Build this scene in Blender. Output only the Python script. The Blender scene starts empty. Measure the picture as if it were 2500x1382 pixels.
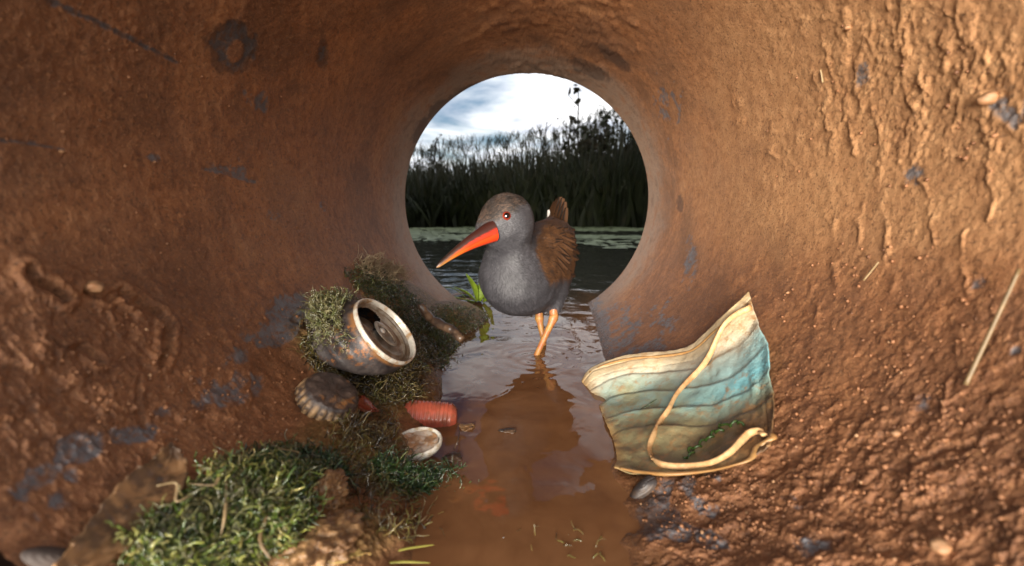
import bpy, bmesh, math, random
import numpy as np
from mathutils import Vector, Matrix, Euler
from mathutils.bvhtree import BVHTree

random.seed(7)
RNG = np.random.default_rng(7)
scene = bpy.context.scene
COL = scene.collection
W0, H0, FPX = 2500.0, 1382.0, 1111.0          # photograph size and focal length in its pixels

# ------------------------------------------------------------------ camera
cam_data = bpy.data.cameras.new("camera")
cam = bpy.data.objects.new("camera", cam_data)
COL.objects.link(cam)
cam_data.sensor_width = 36.0
cam_data.lens = 36.0 * FPX / W0
PITCH, YAW = math.radians(9.5), math.radians(1.7)
cam.location = (0, 0, 0)
cam.rotation_euler = (math.pi / 2 - PITCH, 0, YAW)
cam_data.clip_start = 0.005
cam_data.clip_end = 3000
cam_data.dof.use_dof = True
cam_data.dof.focus_distance = 0.36
cam_data.dof.aperture_fstop = 9.0
scene.camera = cam
CR = Euler(cam.rotation_euler).to_matrix()

# ------------------------------------------------------------------ sky, sun, exposure
SUN_EL, SUN_AZ = math.radians(3), math.radians(11)   # low sun behind the camera, a little left, standing in for a flash
world = bpy.data.worlds.new("World")
scene.world = world
world.use_nodes = True
wt = world.node_tree
wt.nodes.clear()


def N(tree, kind, **kw):
    n = tree.nodes.new(kind)
    for k, v in kw.items():
        if k.startswith("i_"):
            key = k[2:]
            key = int(key) if key.isdigit() else key
            n.inputs[key].default_value = v
        else:
            setattr(n, k, v)
    return n


def L(tree, a, b):
    tree.links.new(a, b)


sky = N(wt, "ShaderNodeTexSky", sky_type="NISHITA", sun_disc=False)
sky.sun_elevation = SUN_EL
sky.sun_rotation = math.radians(180) + SUN_AZ
sky.altitude = 50
sky.dust_density = 0.3
sky.ozone_density = 3.5
tc = N(wt, "ShaderNodeTexCoord")
sep = N(wt, "ShaderNodeSeparateXYZ")
L(wt, tc.outputs["Generated"], sep.inputs[0])
zc = N(wt, "ShaderNodeMath", operation="MAXIMUM", i_1=0.0)
L(wt, sep.outputs["Z"], zc.inputs[0])
za = N(wt, "ShaderNodeMath", operation="ADD", i_1=0.10)
L(wt, zc.outputs[0], za.inputs[0])
dx = N(wt, "ShaderNodeMath", operation="DIVIDE")
dy = N(wt, "ShaderNodeMath", operation="DIVIDE")
L(wt, sep.outputs["X"], dx.inputs[0]); L(wt, za.outputs[0], dx.inputs[1])
L(wt, sep.outputs["Y"], dy.inputs[0]); L(wt, za.outputs[0], dy.inputs[1])
cmb = N(wt, "ShaderNodeCombineXYZ")
L(wt, dx.outputs[0], cmb.inputs[0]); L(wt, dy.outputs[0], cmb.inputs[1])
cn = N(wt, "ShaderNodeTexNoise", i_Scale=0.85, i_Detail=9.0, i_Roughness=0.55, i_Distortion=0.35)
cmap = N(wt, "ShaderNodeMapping")
cmap.inputs["Location"].default_value = (1.35, 0.3, 0.0)
L(wt, cmb.outputs[0], cmap.inputs[0]); L(wt, cmap.outputs[0], cn.inputs["Vector"])
cr = N(wt, "ShaderNodeValToRGB")
cr.color_ramp.elements[0].position = 0.34
cr.color_ramp.elements[1].position = 0.57
L(wt, cn.outputs["Fac"], cr.inputs[0])
cn2 = N(wt, "ShaderNodeTexNoise", i_Scale=2.1, i_Detail=6.0, i_Roughness=0.5)
L(wt, cmap.outputs[0], cn2.inputs["Vector"])
cc = N(wt, "ShaderNodeValToRGB")
cc.color_ramp.elements[0].position = 0.35
cc.color_ramp.elements[0].color = (4.3, 4.5, 5.1, 1)
cc.color_ramp.elements[1].position = 0.57
cc.color_ramp.elements[1].color = (7.8, 7.8, 7.8, 1)
L(wt, cn2.outputs["Fac"], cc.inputs[0])
mx = N(wt, "ShaderNodeMixRGB")
L(wt, cr.outputs[0], mx.inputs[0]); L(wt, sky.outputs[0], mx.inputs[1]); L(wt, cc.outputs[0], mx.inputs[2])
bg = N(wt, "ShaderNodeBackground", i_Strength=0.070)
L(wt, mx.outputs[0], bg.inputs[0])
wo = N(wt, "ShaderNodeOutputWorld")
L(wt, bg.outputs[0], wo.inputs[0])

sun_data = bpy.data.lights.new("sun", "SUN")
sun_data.energy = 5.0
sun_data.angle = math.radians(36)
sun_data.color = (1.0, 0.93, 0.82)
sun = bpy.data.objects.new("sun", sun_data)
COL.objects.link(sun)
sun_dir = Vector((math.sin(SUN_AZ) * math.cos(SUN_EL), math.cos(SUN_AZ) * math.cos(SUN_EL), -math.sin(SUN_EL)))
sun.rotation_euler = sun_dir.to_track_quat("-Z", "Y").to_euler()
sun.location = (-1, -4, 2)

scene.view_settings.view_transform = "Standard"
scene.view_settings.look = "None"
scene.view_settings.gamma = 1.0
scene.view_settings.exposure = 1.55
scene.view_settings.use_curve_mapping = False
scene.render.engine = "CYCLES"
scene.cycles.use_denoising = True
scene.cycles.max_bounces = 10
scene.cycles.diffuse_bounces = 6
scene.cycles.transparent_max_bounces = 12
scene.cycles.sample_clamp_indirect = 6.0

# ------------------------------------------------------------------ geometry of the view
H_WATER = -0.137                        # water level below the lens
R_PIPE, Y_IN, Y_OUT = 0.170, 0.095, 0.647


def axis_z(y):
    return 0.0325 - 0.0395 * y


def ray(px, py):
    v = CR @ Vector(((px - W0 / 2) / FPX, -(py - H0 / 2) / FPX, -1.0))
    return v


def P(px, py, d):
    v = ray(px, py)
    return v * (d / v.y)


def on_plane(px, py, z=H_WATER):
    v = ray(px, py)
    return v * (z / v.z)


CRn = np.array(CR)


def project(p):
    """world points (n,3) -> photograph pixels"""
    q = p @ CRn
    return W0 / 2 + FPX * q[:, 0] / -q[:, 2], H0 / 2 - FPX * q[:, 1] / -q[:, 2]


# ------------------------------------------------------------------ numpy noise
def _hash(ix, iy, iz, seed):
    n = (ix.astype(np.int64) * 374761393 + iy.astype(np.int64) * 668265263 + iz.astype(np.int64) * 2147483647 + seed * 144665) & 0xFFFFFFFF
    n = ((n ^ (n >> 13)) * 1274126177) & 0xFFFFFFFF
    n = ((n ^ (n >> 16)) * 2246822519) & 0xFFFFFFFF
    return ((n ^ (n >> 15)) & 0xFFFFFF).astype(np.float64) / 0xFFFFFF


def vnoise(p, scale, seed=0):
    q = p * scale
    i = np.floor(q)
    f = q - i
    f = f * f * f * (f * (f * 6 - 15) + 10)
    i = i.astype(np.int64)
    x, y, z = i[:, 0], i[:, 1], i[:, 2]
    r = 0
    for a in (0, 1):
        wx = f[:, 0] if a else 1 - f[:, 0]
        for b in (0, 1):
            wy = f[:, 1] if b else 1 - f[:, 1]
            for c in (0, 1):
                wz = f[:, 2] if c else 1 - f[:, 2]
                r = r + wx * wy * wz * _hash(x + a, y + b, z + c, seed)
    return r * 2 - 1


def fbm(p, scale, octaves=4, seed=0, gain=0.5):
    r, a, t = 0, 1.0, 0
    for k in range(octaves):
        r = r + a * vnoise(p + 0.013 * k, scale * 2.03 ** k, seed + k * 17)
        t += a
        a *= gain
    return r / t


def worley(p, scale, seed=0):
    q = p * scale
    i = np.floor(q).astype(np.int64)
    best = np.full(len(p), 9.0)
    for a in (-1, 0, 1):
        for b in (-1, 0, 1):
            for c in (-1, 0, 1):
                jx, jy, jz = i[:, 0] + a, i[:, 1] + b, i[:, 2] + c
                d = (jx + _hash(jx, jy, jz, seed) - q[:, 0]) ** 2 + (jy + _hash(jx, jy, jz, seed + 1) - q[:, 1]) ** 2 + (jz + _hash(jx, jy, jz, seed + 2) - q[:, 2]) ** 2
                best = np.minimum(best, d)
    return np.sqrt(best)


def sstep(a, b, x):
    t = np.clip((x - a) / (b - a), 0, 1)
    return t * t * (3 - 2 * t)


# ------------------------------------------------------------------ mesh helpers
def np_mesh(name, v, f, smooth=True):
    """v (n,3), f (m,k) all faces with k corners"""
    me = bpy.data.meshes.new(name)
    v = np.asarray(v, dtype=np.float32)
    f = np.asarray(f, dtype=np.int32)
    m, k = f.shape
    me.vertices.add(len(v))
    me.vertices.foreach_set("co", v.ravel())
    me.loops.add(m * k)
    me.loops.foreach_set("vertex_index", f.ravel())
    me.polygons.add(m)
    me.polygons.foreach_set("loop_start", np.arange(0, m * k, k, dtype=np.int32))
    me.polygons.foreach_set("loop_total", np.full(m, k, dtype=np.int32))
    if smooth:
        me.polygons.foreach_set("use_smooth", np.ones(m, dtype=bool))
    me.update(calc_edges=True)
    me.validate()
    return me


def attr(me, name, values):
    a = me.attributes.new(name, "FLOAT", "POINT")
    a.data.foreach_set("value", np.asarray(values, dtype=np.float32))


def obj(name, me, mat=None, parent=None):
    o = bpy.data.objects.new(name, me)
    COL.objects.link(o)
    if mat is not None and me is not None and not me.materials:
        me.materials.append(mat)
    if parent is not None:
        o.parent = parent
    return o


def tag(o, label=None, cat=None, group=None, kind=None):
    if label: o["label"] = label
    if cat: o["category"] = cat
    if group: o["group"] = group
    if kind: o["kind"] = kind
    return o


def thing(name, label, cat, loc=(0, 0, 0), group=None):
    """an Empty at the thing's base; parts given in world coordinates are parented with part()"""
    o = bpy.data.objects.new(name, None)
    COL.objects.link(o)
    o.location = loc
    o.empty_display_size = 0.01
    return tag(o, label, cat, group)


def part(name, me, mat, parent):
    """a mesh in world coordinates made a child of a thing (or of a part)"""
    o = obj(name, me, mat)
    root = parent
    off = Vector((0, 0, 0))
    while root is not None:
        off += root.location
        root = root.parent
    o.parent = parent
    o.location = -off
    return o


def rebase(v, origin):
    return np.asarray(v) - np.array(origin)


def grid_faces(nu, nv, wrap_u=False):
    """vertex index = u*nv + v"""
    a = np.arange(nu if wrap_u else nu - 1)
    b = np.arange(nv - 1)
    A, B = np.meshgrid(a, b, indexing="ij")
    A2 = (A + 1) % nu
    return np.stack([A * nv + B, A2 * nv + B, A2 * nv + B + 1, A * nv + B + 1], -1).reshape(-1, 4)


def smooth_path(pts, n):
    """Catmull-Rom through pts, n samples"""
    p = np.array([list(x) for x in pts], float)
    m = len(p)
    e = np.vstack([2 * p[0] - p[1], p, 2 * p[-1] - p[-2]])
    t = np.linspace(0, m - 1, n)
    i = np.clip(np.floor(t).astype(int), 0, m - 2)
    u = (t - i)[:, None]
    a, b, c, d = e[i], e[i + 1], e[i + 2], e[i + 3]
    return 0.5 * ((2 * b) + (c - a) * u + (2 * a - 5 * b + 4 * c - d) * u ** 2 + (3 * b - a - 3 * c + d) * u ** 3)


def tube_mesh(name, pts, radii, sides=8, flat=1.0, up=None, cap=True):
    p = np.asarray(pts, float)
    n = len(p)
    r = np.broadcast_to(np.asarray(radii, float), (n,))
    t = np.gradient(p, axis=0)
    t /= np.linalg.norm(t, axis=1)[:, None] + 1e-12
    ref = np.array(up if up is not None else (0.3, 0.2, 1.0), float)
    s = np.cross(t, ref)
    s /= np.linalg.norm(s, axis=1)[:, None] + 1e-9
    w = np.cross(s, t)
    a = np.linspace(0, 2 * math.pi, sides, endpoint=False)
    v = p[:, None, :] + r[:, None, None] * (np.cos(a)[None, :, None] * s[:, None, :] + flat * np.sin(a)[None, :, None] * w[:, None, :])
    v = v.reshape(-1, 3)
    i = np.arange(n - 1)[:, None] * sides
    k = np.arange(sides)[None, :]
    k2 = (k + 1) % sides
    f = np.stack([i + k, i + k2, i + sides + k2, i + sides + k], -1).reshape(-1, 4)
    if cap:
        v = np.vstack([v, p[0], p[-1]])
        c0, c1 = len(v) - 2, len(v) - 1
        e = []
        for k in range(sides):
            e.append((c0, (k + 1) % sides, k, k))
        # caps as thin quads would be degenerate; add them as triangles instead
        me = bpy.data.meshes.new(name)
        faces = [tuple(x) for x in f]
        faces += [(c0, (k + 1) % sides, k) for k in range(sides)]
        b = (n - 1) * sides
        faces += [(c1, b + k, b + (k + 1) % sides) for k in range(sides)]
        me.from_pydata(v.tolist(), [], faces)
        me.polygons.foreach_set("use_smooth", np.ones(len(me.polygons), dtype=bool))
        me.update()
        return me
    return np_mesh(name, v, f)


def revolve(profile, seg=48):
    """profile list of (r, z) -> verts, quad faces"""
    pr = np.array(profile, float)
    a = np.linspace(0, 2 * math.pi, seg, endpoint=False)
    v = np.stack([np.outer(np.cos(a), pr[:, 0]), np.outer(np.sin(a), pr[:, 0]), np.tile(pr[:, 1], (seg, 1))], -1).reshape(-1, 3)
    return v, grid_faces(seg, len(pr), wrap_u=True)


def frame(zaxis, xhint=(1, 0, 0)):
    z = Vector(zaxis).normalized()
    x = Vector(xhint)
    x = (x - z * x.dot(z)).normalized()
    y = z.cross(x)
    return np.array([x, y, z])            # rows; v_world = v_local @ M


def surface_nets(fn, lo, hi, h):
    lo, hi = np.array(lo, float), np.array(hi, float)
    n = np.ceil((hi - lo) / h).astype(int) + 1
    g = [lo[k] + h * np.arange(n[k]) for k in range(3)]
    X = np.stack(np.meshgrid(*g, indexing="ij"), -1).reshape(-1, 3)
    val = fn(X).reshape(n)
    ins = val < 0
    cs = tuple(n - 1)
    acc = np.zeros(cs + (3,))
    cnt = np.zeros(cs)
    corners = [(a, b, c) for a in (0, 1) for b in (0, 1) for c in (0, 1)]

    def sl(c):
        return tuple(slice(c[k], c[k] + cs[k]) for k in range(3))
    for ca in corners:
        for ax in range(3):
            if ca[ax] == 0:
                cb = list(ca); cb[ax] = 1
                va, vb = val[sl(ca)], val[sl(cb)]
                m = (va < 0) != (vb < 0)
                t = np.where(m, va / np.where(m, va - vb, 1), 0)
                pos = np.array(ca, float)[None, None, None, :] * np.ones(cs + (1,))
                pos[..., ax] += t
                acc += np.where(m[..., None], pos, 0)
                cnt += m
    act = cnt > 0
    idx = -np.ones(cs, int)
    idx[act] = np.arange(act.sum())
    ijk = np.argwhere(act)
    v = lo + h * (ijk + acc[act] / cnt[act][:, None])
    faces = []
    for ax in range(3):
        o1, o2 = [k for k in range(3) if k != ax]
        a = [slice(None)] * 3; b = [slice(None)] * 3
        a[ax] = slice(0, n[ax] - 1); b[ax] = slice(1, n[ax])
        sg = ins[tuple(a)] != ins[tuple(b)]
        e = np.argwhere(sg)
        e = e[(e[:, o1] > 0) & (e[:, o2] > 0) & (e[:, o1] < cs[o1]) & (e[:, o2] < cs[o2])]
        q = []
        for d1, d2 in ((-1, -1), (0, -1), (0, 0), (-1, 0)):
            c = e.copy(); c[:, o1] += d1; c[:, o2] += d2
            q.append(idx[c[:, 0], c[:, 1], c[:, 2]])
        q = np.stack(q, -1)
        flip = ins[e[:, 0], e[:, 1], e[:, 2]]
        if ax == 1:
            flip = ~flip
        q[~flip] = q[~flip][:, ::-1]
        faces.append(q)
    f = np.vstack(faces)
    f = f[(f >= 0).all(1)]
    return v, f


def vert_normals(v, f):
    nrm = np.cross(v[f[:, 2]] - v[f[:, 0]], v[f[:, 3 if f.shape[1] > 3 else 1]] - v[f[:, 1]]) if f.shape[1] > 3 else np.cross(v[f[:, 1]] - v[f[:, 0]], v[f[:, 2]] - v[f[:, 0]])
    out = np.zeros_like(v)
    for k in range(f.shape[1]):
        np.add.at(out, f[:, k], nrm)
    return out / (np.linalg.norm(out, axis=1)[:, None] + 1e-15)


# ------------------------------------------------------------------ material helpers
def material(name):
    m = bpy.data.materials.new(name)
    m.use_nodes = True
    t = m.node_tree
    b = t.nodes["Principled BSDF"]
    return m, t, b


def coords(t):
    return N(t, "ShaderNodeTexCoord").outputs["Object"]


def noise(t, vec, scale, detail=4.0, rough=0.55, dist=0.0):
    n = N(t, "ShaderNodeTexNoise", i_Scale=scale, i_Detail=detail, i_Roughness=rough, i_Distortion=dist)
    L(t, vec, n.inputs["Vector"])
    return n.outputs["Fac"]


def ramp(t, fac, stops):
    n = N(t, "ShaderNodeValToRGB")
    e = n.color_ramp.elements
    while len(e) < len(stops):
        e.new(0.5)
    for k, (p, c) in enumerate(stops):
        e[k].position = p
        e[k].color = (*c, 1) if len(c) == 3 else c
    L(t, fac, n.inputs[0])
    return n.outputs[0]


def mix(t, fac, a, b, blend="MIX"):
    n = N(t, "ShaderNodeMixRGB", blend_type=blend)
    for k, x in enumerate((fac, a, b)):
        if isinstance(x, (int, float)):
            n.inputs[k].default_value = x
        elif isinstance(x, tuple):
            n.inputs[k].default_value = (*x, 1)
        else:
            L(t, x, n.inputs[k])
    return n.outputs[0]


def math_node(t, op, a, b=None, clamp=False):
    n = N(t, "ShaderNodeMath", operation=op, use_clamp=clamp)
    for k, x in enumerate((a, b)):
        if x is None: continue
        if isinstance(x, (int, float)):
            n.inputs[k].default_value = x
        else:
            L(t, x, n.inputs[k])
    return n.outputs[0]


def attribute(t, name):
    return N(t, "ShaderNodeAttribute", attribute_name=name).outputs["Fac"]


def bump(t, height, strength, dist, normal=None):
    n = N(t, "ShaderNodeBump", i_Strength=strength, i_Distance=dist)
    L(t, height, n.inputs["Height"])
    if normal is not None:
        L(t, normal, n.inputs["Normal"])
    return n.outputs[0]


def simple_mat(name, col, rough=0.5, var=0.25, scale=300.0, bump_d=0.0002, spec=0.5, metallic=0.0, coat=0.0, dirt=None, dirt_amt=0.5, dirt_scale=90.0):
    """a base colour with grain, slight tone variation, optional dirt blotches and fine relief"""
    m, t, b = material(name)
    c = coords(t)
    n1 = noise(t, c, scale, 6.0)
    dark = tuple(x * (1 - var) for x in col)
    lite = tuple(min(1, x * (1 + var)) for x in col)
    k = ramp(t, n1, [(0.3, dark), (0.7, lite)])
    if dirt:
        n2 = noise(t, c, dirt_scale, 5.0, 0.65)
        lo = 0.62 - 0.35 * dirt_amt
        fac = ramp(t, n2, [(lo, (0, 0, 0)), (lo + 0.14, (1, 1, 1))])
        k = mix(t, fac, k, dirt)
    L(t, k, b.inputs["Base Color"])
    b.inputs["Roughness"].default_value = rough
    b.inputs["Metallic"].default_value = metallic
    b.inputs["Specular IOR Level"].default_value = spec
    b.inputs["Coat Weight"].default_value = coat
    b.inputs["Coat Roughness"].default_value = 0.15
    if bump_d:
        L(t, bump(t, n1, 0.6, bump_d), b.inputs["Normal"])
    return m

# ================================================================== THE PIPE
NT, NY = 1500, 430
th = np.linspace(0, 2 * math.pi, NT, endpoint=False)
ys = 1.0 / np.linspace(1 / 0.105, 1 / Y_OUT, NY - 8)
ys = np.concatenate([np.linspace(Y_IN, 0.1045, 8), ys])
TH, YY = np.meshgrid(th, ys, indexing="ij")
TH, YY = TH.ravel(), YY.ravel()
base = np.stack([R_PIPE * np.cos(TH), YY, axis_z(YY) + R_PIPE * np.sin(TH)], -1)
PX, PY = project(base)
back = YY < 0.1047
PX[back] = np.where(np.cos(TH[back]) > 0, 2700, -200)


def ell(cx, cy, rx, ry, rot=0.0):
    """1 at the centre, 0 on an ellipse seen in the photograph, negative outside"""
    c, s = math.cos(math.radians(rot)), math.sin(math.radians(rot))
    u = ((PX - cx) * c + (PY - cy) * s) / rx
    w = (-(PX - cx) * s + (PY - cy) * c) / ry
    return 1 - np.sqrt(u * u + w * w)


def seg_dist(pts):
    best = np.full(len(PX), 1e9)
    par = np.zeros(len(PX))
    for k, ((x0, y0), (x1, y1)) in enumerate(zip(pts[:-1], pts[1:])):
        d = np.array([x1 - x0, y1 - y0]); l2 = d @ d
        t = np.clip(((PX - x0) * d[0] + (PY - y0) * d[1]) / l2, 0, 1)
        q = np.hypot(PX - x0 - t * d[0], PY - y0 - t * d[1])
        par = np.where(q < best, (k + t) / (len(pts) - 1), par)
        best = np.minimum(best, q)
    return best, par


n_big = fbm(base, 28, 4, 3)
n_mid = fbm(base, 95, 4, 11)
n_fine = fbm(base, 330, 3, 23)
n_vf = fbm(base, 900, 2, 31)
cells = worley(base + 0.003 * n_mid[:, None], 290, 5)
cells2 = worley(base + 0.002 * n_mid[:, None], 620, 9)

far_s = 1 - sstep(0.36, 0.50, YY)                                  # the far end is scoured smooth
low = sstep(560, 900, PY)
left_low = sstep(950, 500, PX) * sstep(560, 820, PY)
right_low = sstep(1450, 1650, PX) * sstep(760, 1050, PY)
right_up = sstep(1640, 2000, PX + 60 * n_big) * sstep(760, 520, PY)
left_up = sstep(1100, 800, PX) * sstep(760, 560, PY)

disp = 0.0005 * n_big + 0.00009 * n_fine + 0.00005 * n_vf
# right wall: thick splashed mud with pits, blobs and worm-like runs
rid = 1 - np.abs(vnoise(base * np.array([1, 1, 0.5]) + 0.004 * n_mid[:, None], 260, 41)) * 3.2
rid2 = 1 - np.abs(vnoise(base * np.array([1, 1.3, 0.6]) + 0.008 * n_big[:, None], 95, 47)) * 4.0
blob = sstep(0.12, 0.55, fbm(base * np.array([1, 1, 0.7]), 105, 3, 51))
crumb = sstep(0.16, 0.30, fbm(base, 210, 4, 61, 0.6)) 
crumb_s = sstep(0.10, 0.22, fbm(base, 480, 3, 62, 0.6))
flake = sstep(0.10, 0.15, fbm(base * np.array([1, 1, 0.6]), 75, 5, 63, 0.6))
disp += right_up * (0.00008 * n_fine + 0.00007 * n_vf + 0.00018 * flake * sstep(1800, 2050, PX) + (0.00024 * crumb + 0.00016 * crumb_s) * sstep(-0.15, 0.35, n_big + 0.3 * n_mid) + 0.00025 * np.clip(rid, 0, 1) ** 2 * sstep(0.1, 0.45, n_mid))
hvy = np.clip(ell(2250, 190, 330, 330) * 1.6, 0, 1)
disp += hvy * (0.0005 * flake + 0.0005 * crumb * sstep(-0.1, 0.4, n_mid) + 0.0003 * crumb_s)
runs = [
    [(2010, 90), (2030, 170), (2045, 225), (2062, 290), (2085, 340), (2090, 380)],
    [(1985, 175), (2000, 200), (2015, 250), (2028, 320), (2030, 360)],
    [(2030, 540), (2045, 600), (2050, 680), (2052, 720)],
    [(2100, 500), (2098, 560), (2092, 640)],
    [(2155, 480), (2165, 560), (2170, 650), (2175, 710)],
    [(2205, 60), (2215, 130), (2210, 210), (2230, 260)],
    [(2240, 420), (2260, 470), (2280, 530), (2290, 590)],
    [(2350, 560), (2355, 640), (2370, 720)],
    [(1975, 690), (1990, 740), (1995, 800)],
    [(2340, 850), (2330, 920), (2310, 990), (2290, 1080)],
    [(2120, 230), (2135, 300), (2150, 330), (2165, 345)],
    [(1790, 230), (1800, 260), (1805, 300)],
    [(2400, 400), (2420, 470), (2415, 540)],
    [(1880, 300), (1890, 340), (1892, 400)],
    [(2060, 20), (2080, 70), (2120, 90), (2150, 140)],
    [(2280, 10), (2310, 25), (2340, 40)],
]
wob = 14 * vnoise(base, 130, 77) + 7 * vnoise(base, 300, 78)
PXs, PYs = PX, PY
PX, PY = PX + wob, PY + 8 * vnoise(base, 200, 79)
for k, r in enumerate(runs):
    d, par = seg_dist(r)
    w = 6.5 * (0.75 + 0.5 * math.sin(k * 2.1) ** 2)
    disp += 0.00085 * np.clip(1 - (d / w) ** 2, 0, 1) * (0.6 + 0.4 * np.sin(par * 9 + k))
PX, PY = PXs, PYs
# lower right: coarse clods
clod = np.clip(1 - cells * 1.15, 0, 1)
clod2 = np.clip(1 - cells2 * 1.2, 0, 1)
rl = right_low * (0.35 + 0.65 * sstep(900, 1250, PY))
disp += rl * (0.00045 * crumb * sstep(-0.1, 0.5, n_big + 0.5 * n_mid) + 0.00030 * crumb_s + 0.0011 * n_mid + 0.00035 * n_fine + 0.00022 * n_vf + 0.0008 * flake)
disp += sstep(1550, 1800, PX) * sstep(560, 800, PY) * (0.00018 * crumb + 0.00016 * crumb_s + 0.0004 * n_mid + 0.00018 * n_fine + 0.00012 * n_vf + 0.0003 * flake)
# lower left: dried mud, lumps and cracks
ll = left_low
disp += ll * (0.00035 * crumb + 0.00030 * crumb_s + 0.0007 * n_mid + 0.00028 * n_fine + 0.00018 * n_vf) + left_up * (0.00022 * crumb + 0.00016 * crumb_s)
lump = np.clip(ell(270, 830, 380, 170, 22) * 2.2 + 0.5 * n_mid, 0, 1)
disp += 0.0018 * sstep(0.05, 0.25, lump) * (0.6 + 0.4 * n_big) + 0.0007 * lump * flake + 0.0004 * lump * np.clip(rid, 0, 1)
lump2 = np.clip(ell(120, 1000, 330, 160, 10) * 2.0 + 0.6 * n_mid, 0, 1)
disp += 0.0012 * lump2 * (0.6 * crumb + 0.6 * flake + 0.4)
for r, dep, w in (([(300, 725), (350, 760), (385, 775), (402, 800), (398, 850), (385, 890)], 0.0022, 9), ([(60, 660), (75, 690), (110, 705), (150, 735)], 0.0030, 10),
                  ([(205, 715), (250, 735), (285, 715), (300, 740)], 0.0018, 7), ([(330, 930), (325, 980), (350, 1040)], 0.0012, 6),
                  ([(100, 830), (150, 860), (190, 850), (240, 890)], 0.0015, 7), ([(2240, 1130), (2300, 1098), (2370, 1085)], 0.0008, 7)):
    d, par = seg_dist(r)
    d = d + 8 * n_mid
    disp -= dep * np.clip(1 - (d / w) ** 2, 0, 1)
    disp += 0.5 * dep * np.clip(1 - (np.abs(d - 2.2 * w) / (1.6 * w)) ** 2, 0, 1)
# crown at the far mouth: a daub of mud that has broken away
crown = np.clip(ell(1345, 85, 215, 130) * 2.6 + 0.9 * n_mid, 0, 1)
disp += crown * (0.0014 + 0.0008 * n_mid + 0.0007 * crumb)
crack = np.clip(ell(1290, 95, 130, 40, -6) * 3 + 1.6 * n_mid, 0, 1)
disp -= 0.0014 * crack
disp *= 0.35 + 0.65 * np.clip(far_s + crown + low * 0.4, 0, 1)
# silt bank that carries the can and the moss, and the mud shore in front of it
bank = np.zeros(len(PX))
for cx, cy, rx, ry, rot, h in ((880, 850, 230, 130, 25, 0.012), (960, 940, 150, 110, 20, 0.008), (1010, 760, 190, 70, 32, 0.009), (900, 1110, 260, 120, 12, 0.0062),
                               (640, 1260, 330, 130, 8, 0.006), (800, 1330, 260, 120, 0, 0.005), (1080, 800, 70, 45, 25, 0.005), (1120, 785, 120, 46, 18, 0.019)):
    e = np.clip(ell(cx, cy, rx, ry, rot) + 0.12 * n_big, 0, 1)
    bank = np.maximum(bank, h * sstep(0, 0.75, e))
bm_ = sstep(0.0008, 0.004, bank)
disp += bank + bm_ * (0.0010 * n_mid + 0.0008 * clod2 + 0.0006 * np.clip(rid, 0, 1) + 0.0005 * n_fine)
# thin silt under the near water
bed = np.clip(ell(1240, 1330, 520, 260) * 1.5, 0, 1)
disp += bed * (0.0016 * n_mid)
shore_ = sstep(900, 1050, PY) * sstep(560, 420, np.abs(PX - 1330))
disp += shore_ * 0.0055 * fbm(base, 36, 3, 88)

# bare blue-grey metal where the coating has flaked
pn = 0.85 * n_mid + 0.5 * n_fine + 0.5 * n_big
paint = np.full(len(PX), -1.0)
for cx, cy, rx, ry, rot, amt in ((565, 118, 62, 66, 0, .9), (787, 128, 15, 40, 0, .8), (500, 955, 85, 42, 10, .75), (560, 945, 60, 45, 0, .6), (625, 945, 18, 34, 0, .8), (480, 985, 40, 24, 0, .7), (390, 1010, 40, 22, 0, .7),
                            (330, 1060, 85, 30, -18, .75), (180, 1105, 75, 36, -25, .8), (90, 1170, 90, 36, -30, .8), (160, 1220, 70, 40, 0, .75), (40, 1290, 70, 60, 0, .8), (170, 1160, 40, 30, 0, .6), (30, 1330, 80, 60, 0, .8),
                            (715, 760, 62, 48, -20, 1.0), (650, 820, 70, 36, -25, .8), (590, 870, 60, 36, -30, .45), (1605, 1265, 52, 80, -18, 1.3), (1630, 1195, 40, 30, 0, .7), (1690, 1190, 26, 40, 0, .6), (1740, 1170, 40, 14, 20, .7),
                            (1650, 1310, 50, 40, 30, .7), (1745, 1330, 60, 26, 20, .7), (1740, 1245, 50, 30, 0, .5), (1960, 1230, 60, 24, 10, .5), (2010, 1330, 120, 26, -10, .5),
                            (1520, 800, 60, 90, 20, .55), (1570, 850, 90, 40, 0, .6), (1620, 790, 40, 60, 20, .5), (1690, 660, 24, 80, 0, .6), (1470, 800, 26, 90, -18, .8),
                            (1640, 240, 60, 70, 0, .35), (1700, 180, 50, 60, 30, .35), (2105, 175, 24, 40, 0, .65), (2235, 420, 36, 30, 0, .8), (2390, 690, 40, 30, 0, .5), (2470, 270, 60, 50, 0, .35), (2060, 990, 60, 26, 0, .5), (2250, 990, 40, 50, 0, .4),
                            (2480, 900, 40, 120, 0, .4), (640, 250, 90, 40, 20, .25), (560, 415, 60, 16, 12, .5), (668, 530, 22, 18, 0, .7), (340, 380, 60, 14, 10, .4), (790, 500, 12, 60, 0, .4)):
    paint = np.maximum(paint, amt * np.clip(ell(cx, cy, rx, ry, rot) + 0.25, -1, 0.9) * 1.5 - 0.58 + 1.0 * pn)
hole = np.clip(ell(575, 125, 22, 34, 20) * 3 + 0.5 * n_mid, 0, 1)
paint = paint - 1.3 * hole
for r, w in (([(95, -10), (240, 55), (330, 100), (430, 150)], 11), ([(0, 340), (80, 350), (155, 365)], 6), ([(500, 412), (560, 425), (620, 445)], 8), ([(1640, 230), (1660, 270), (1655, 300)], 6)):
    d, par = seg_dist(r)
    paint = np.maximum(paint, 0.8 - d / w * (1.0 + 0.6 * par) + 0.9 * n_fine + 0.4 * n_mid)
paint = sstep(0.0, 0.22, paint)
disp -= 0.00055 * paint * sstep(0, 0.002, np.abs(disp) + 0.001)
disp = np.where(disp < -0.004, -0.004, disp)

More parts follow.
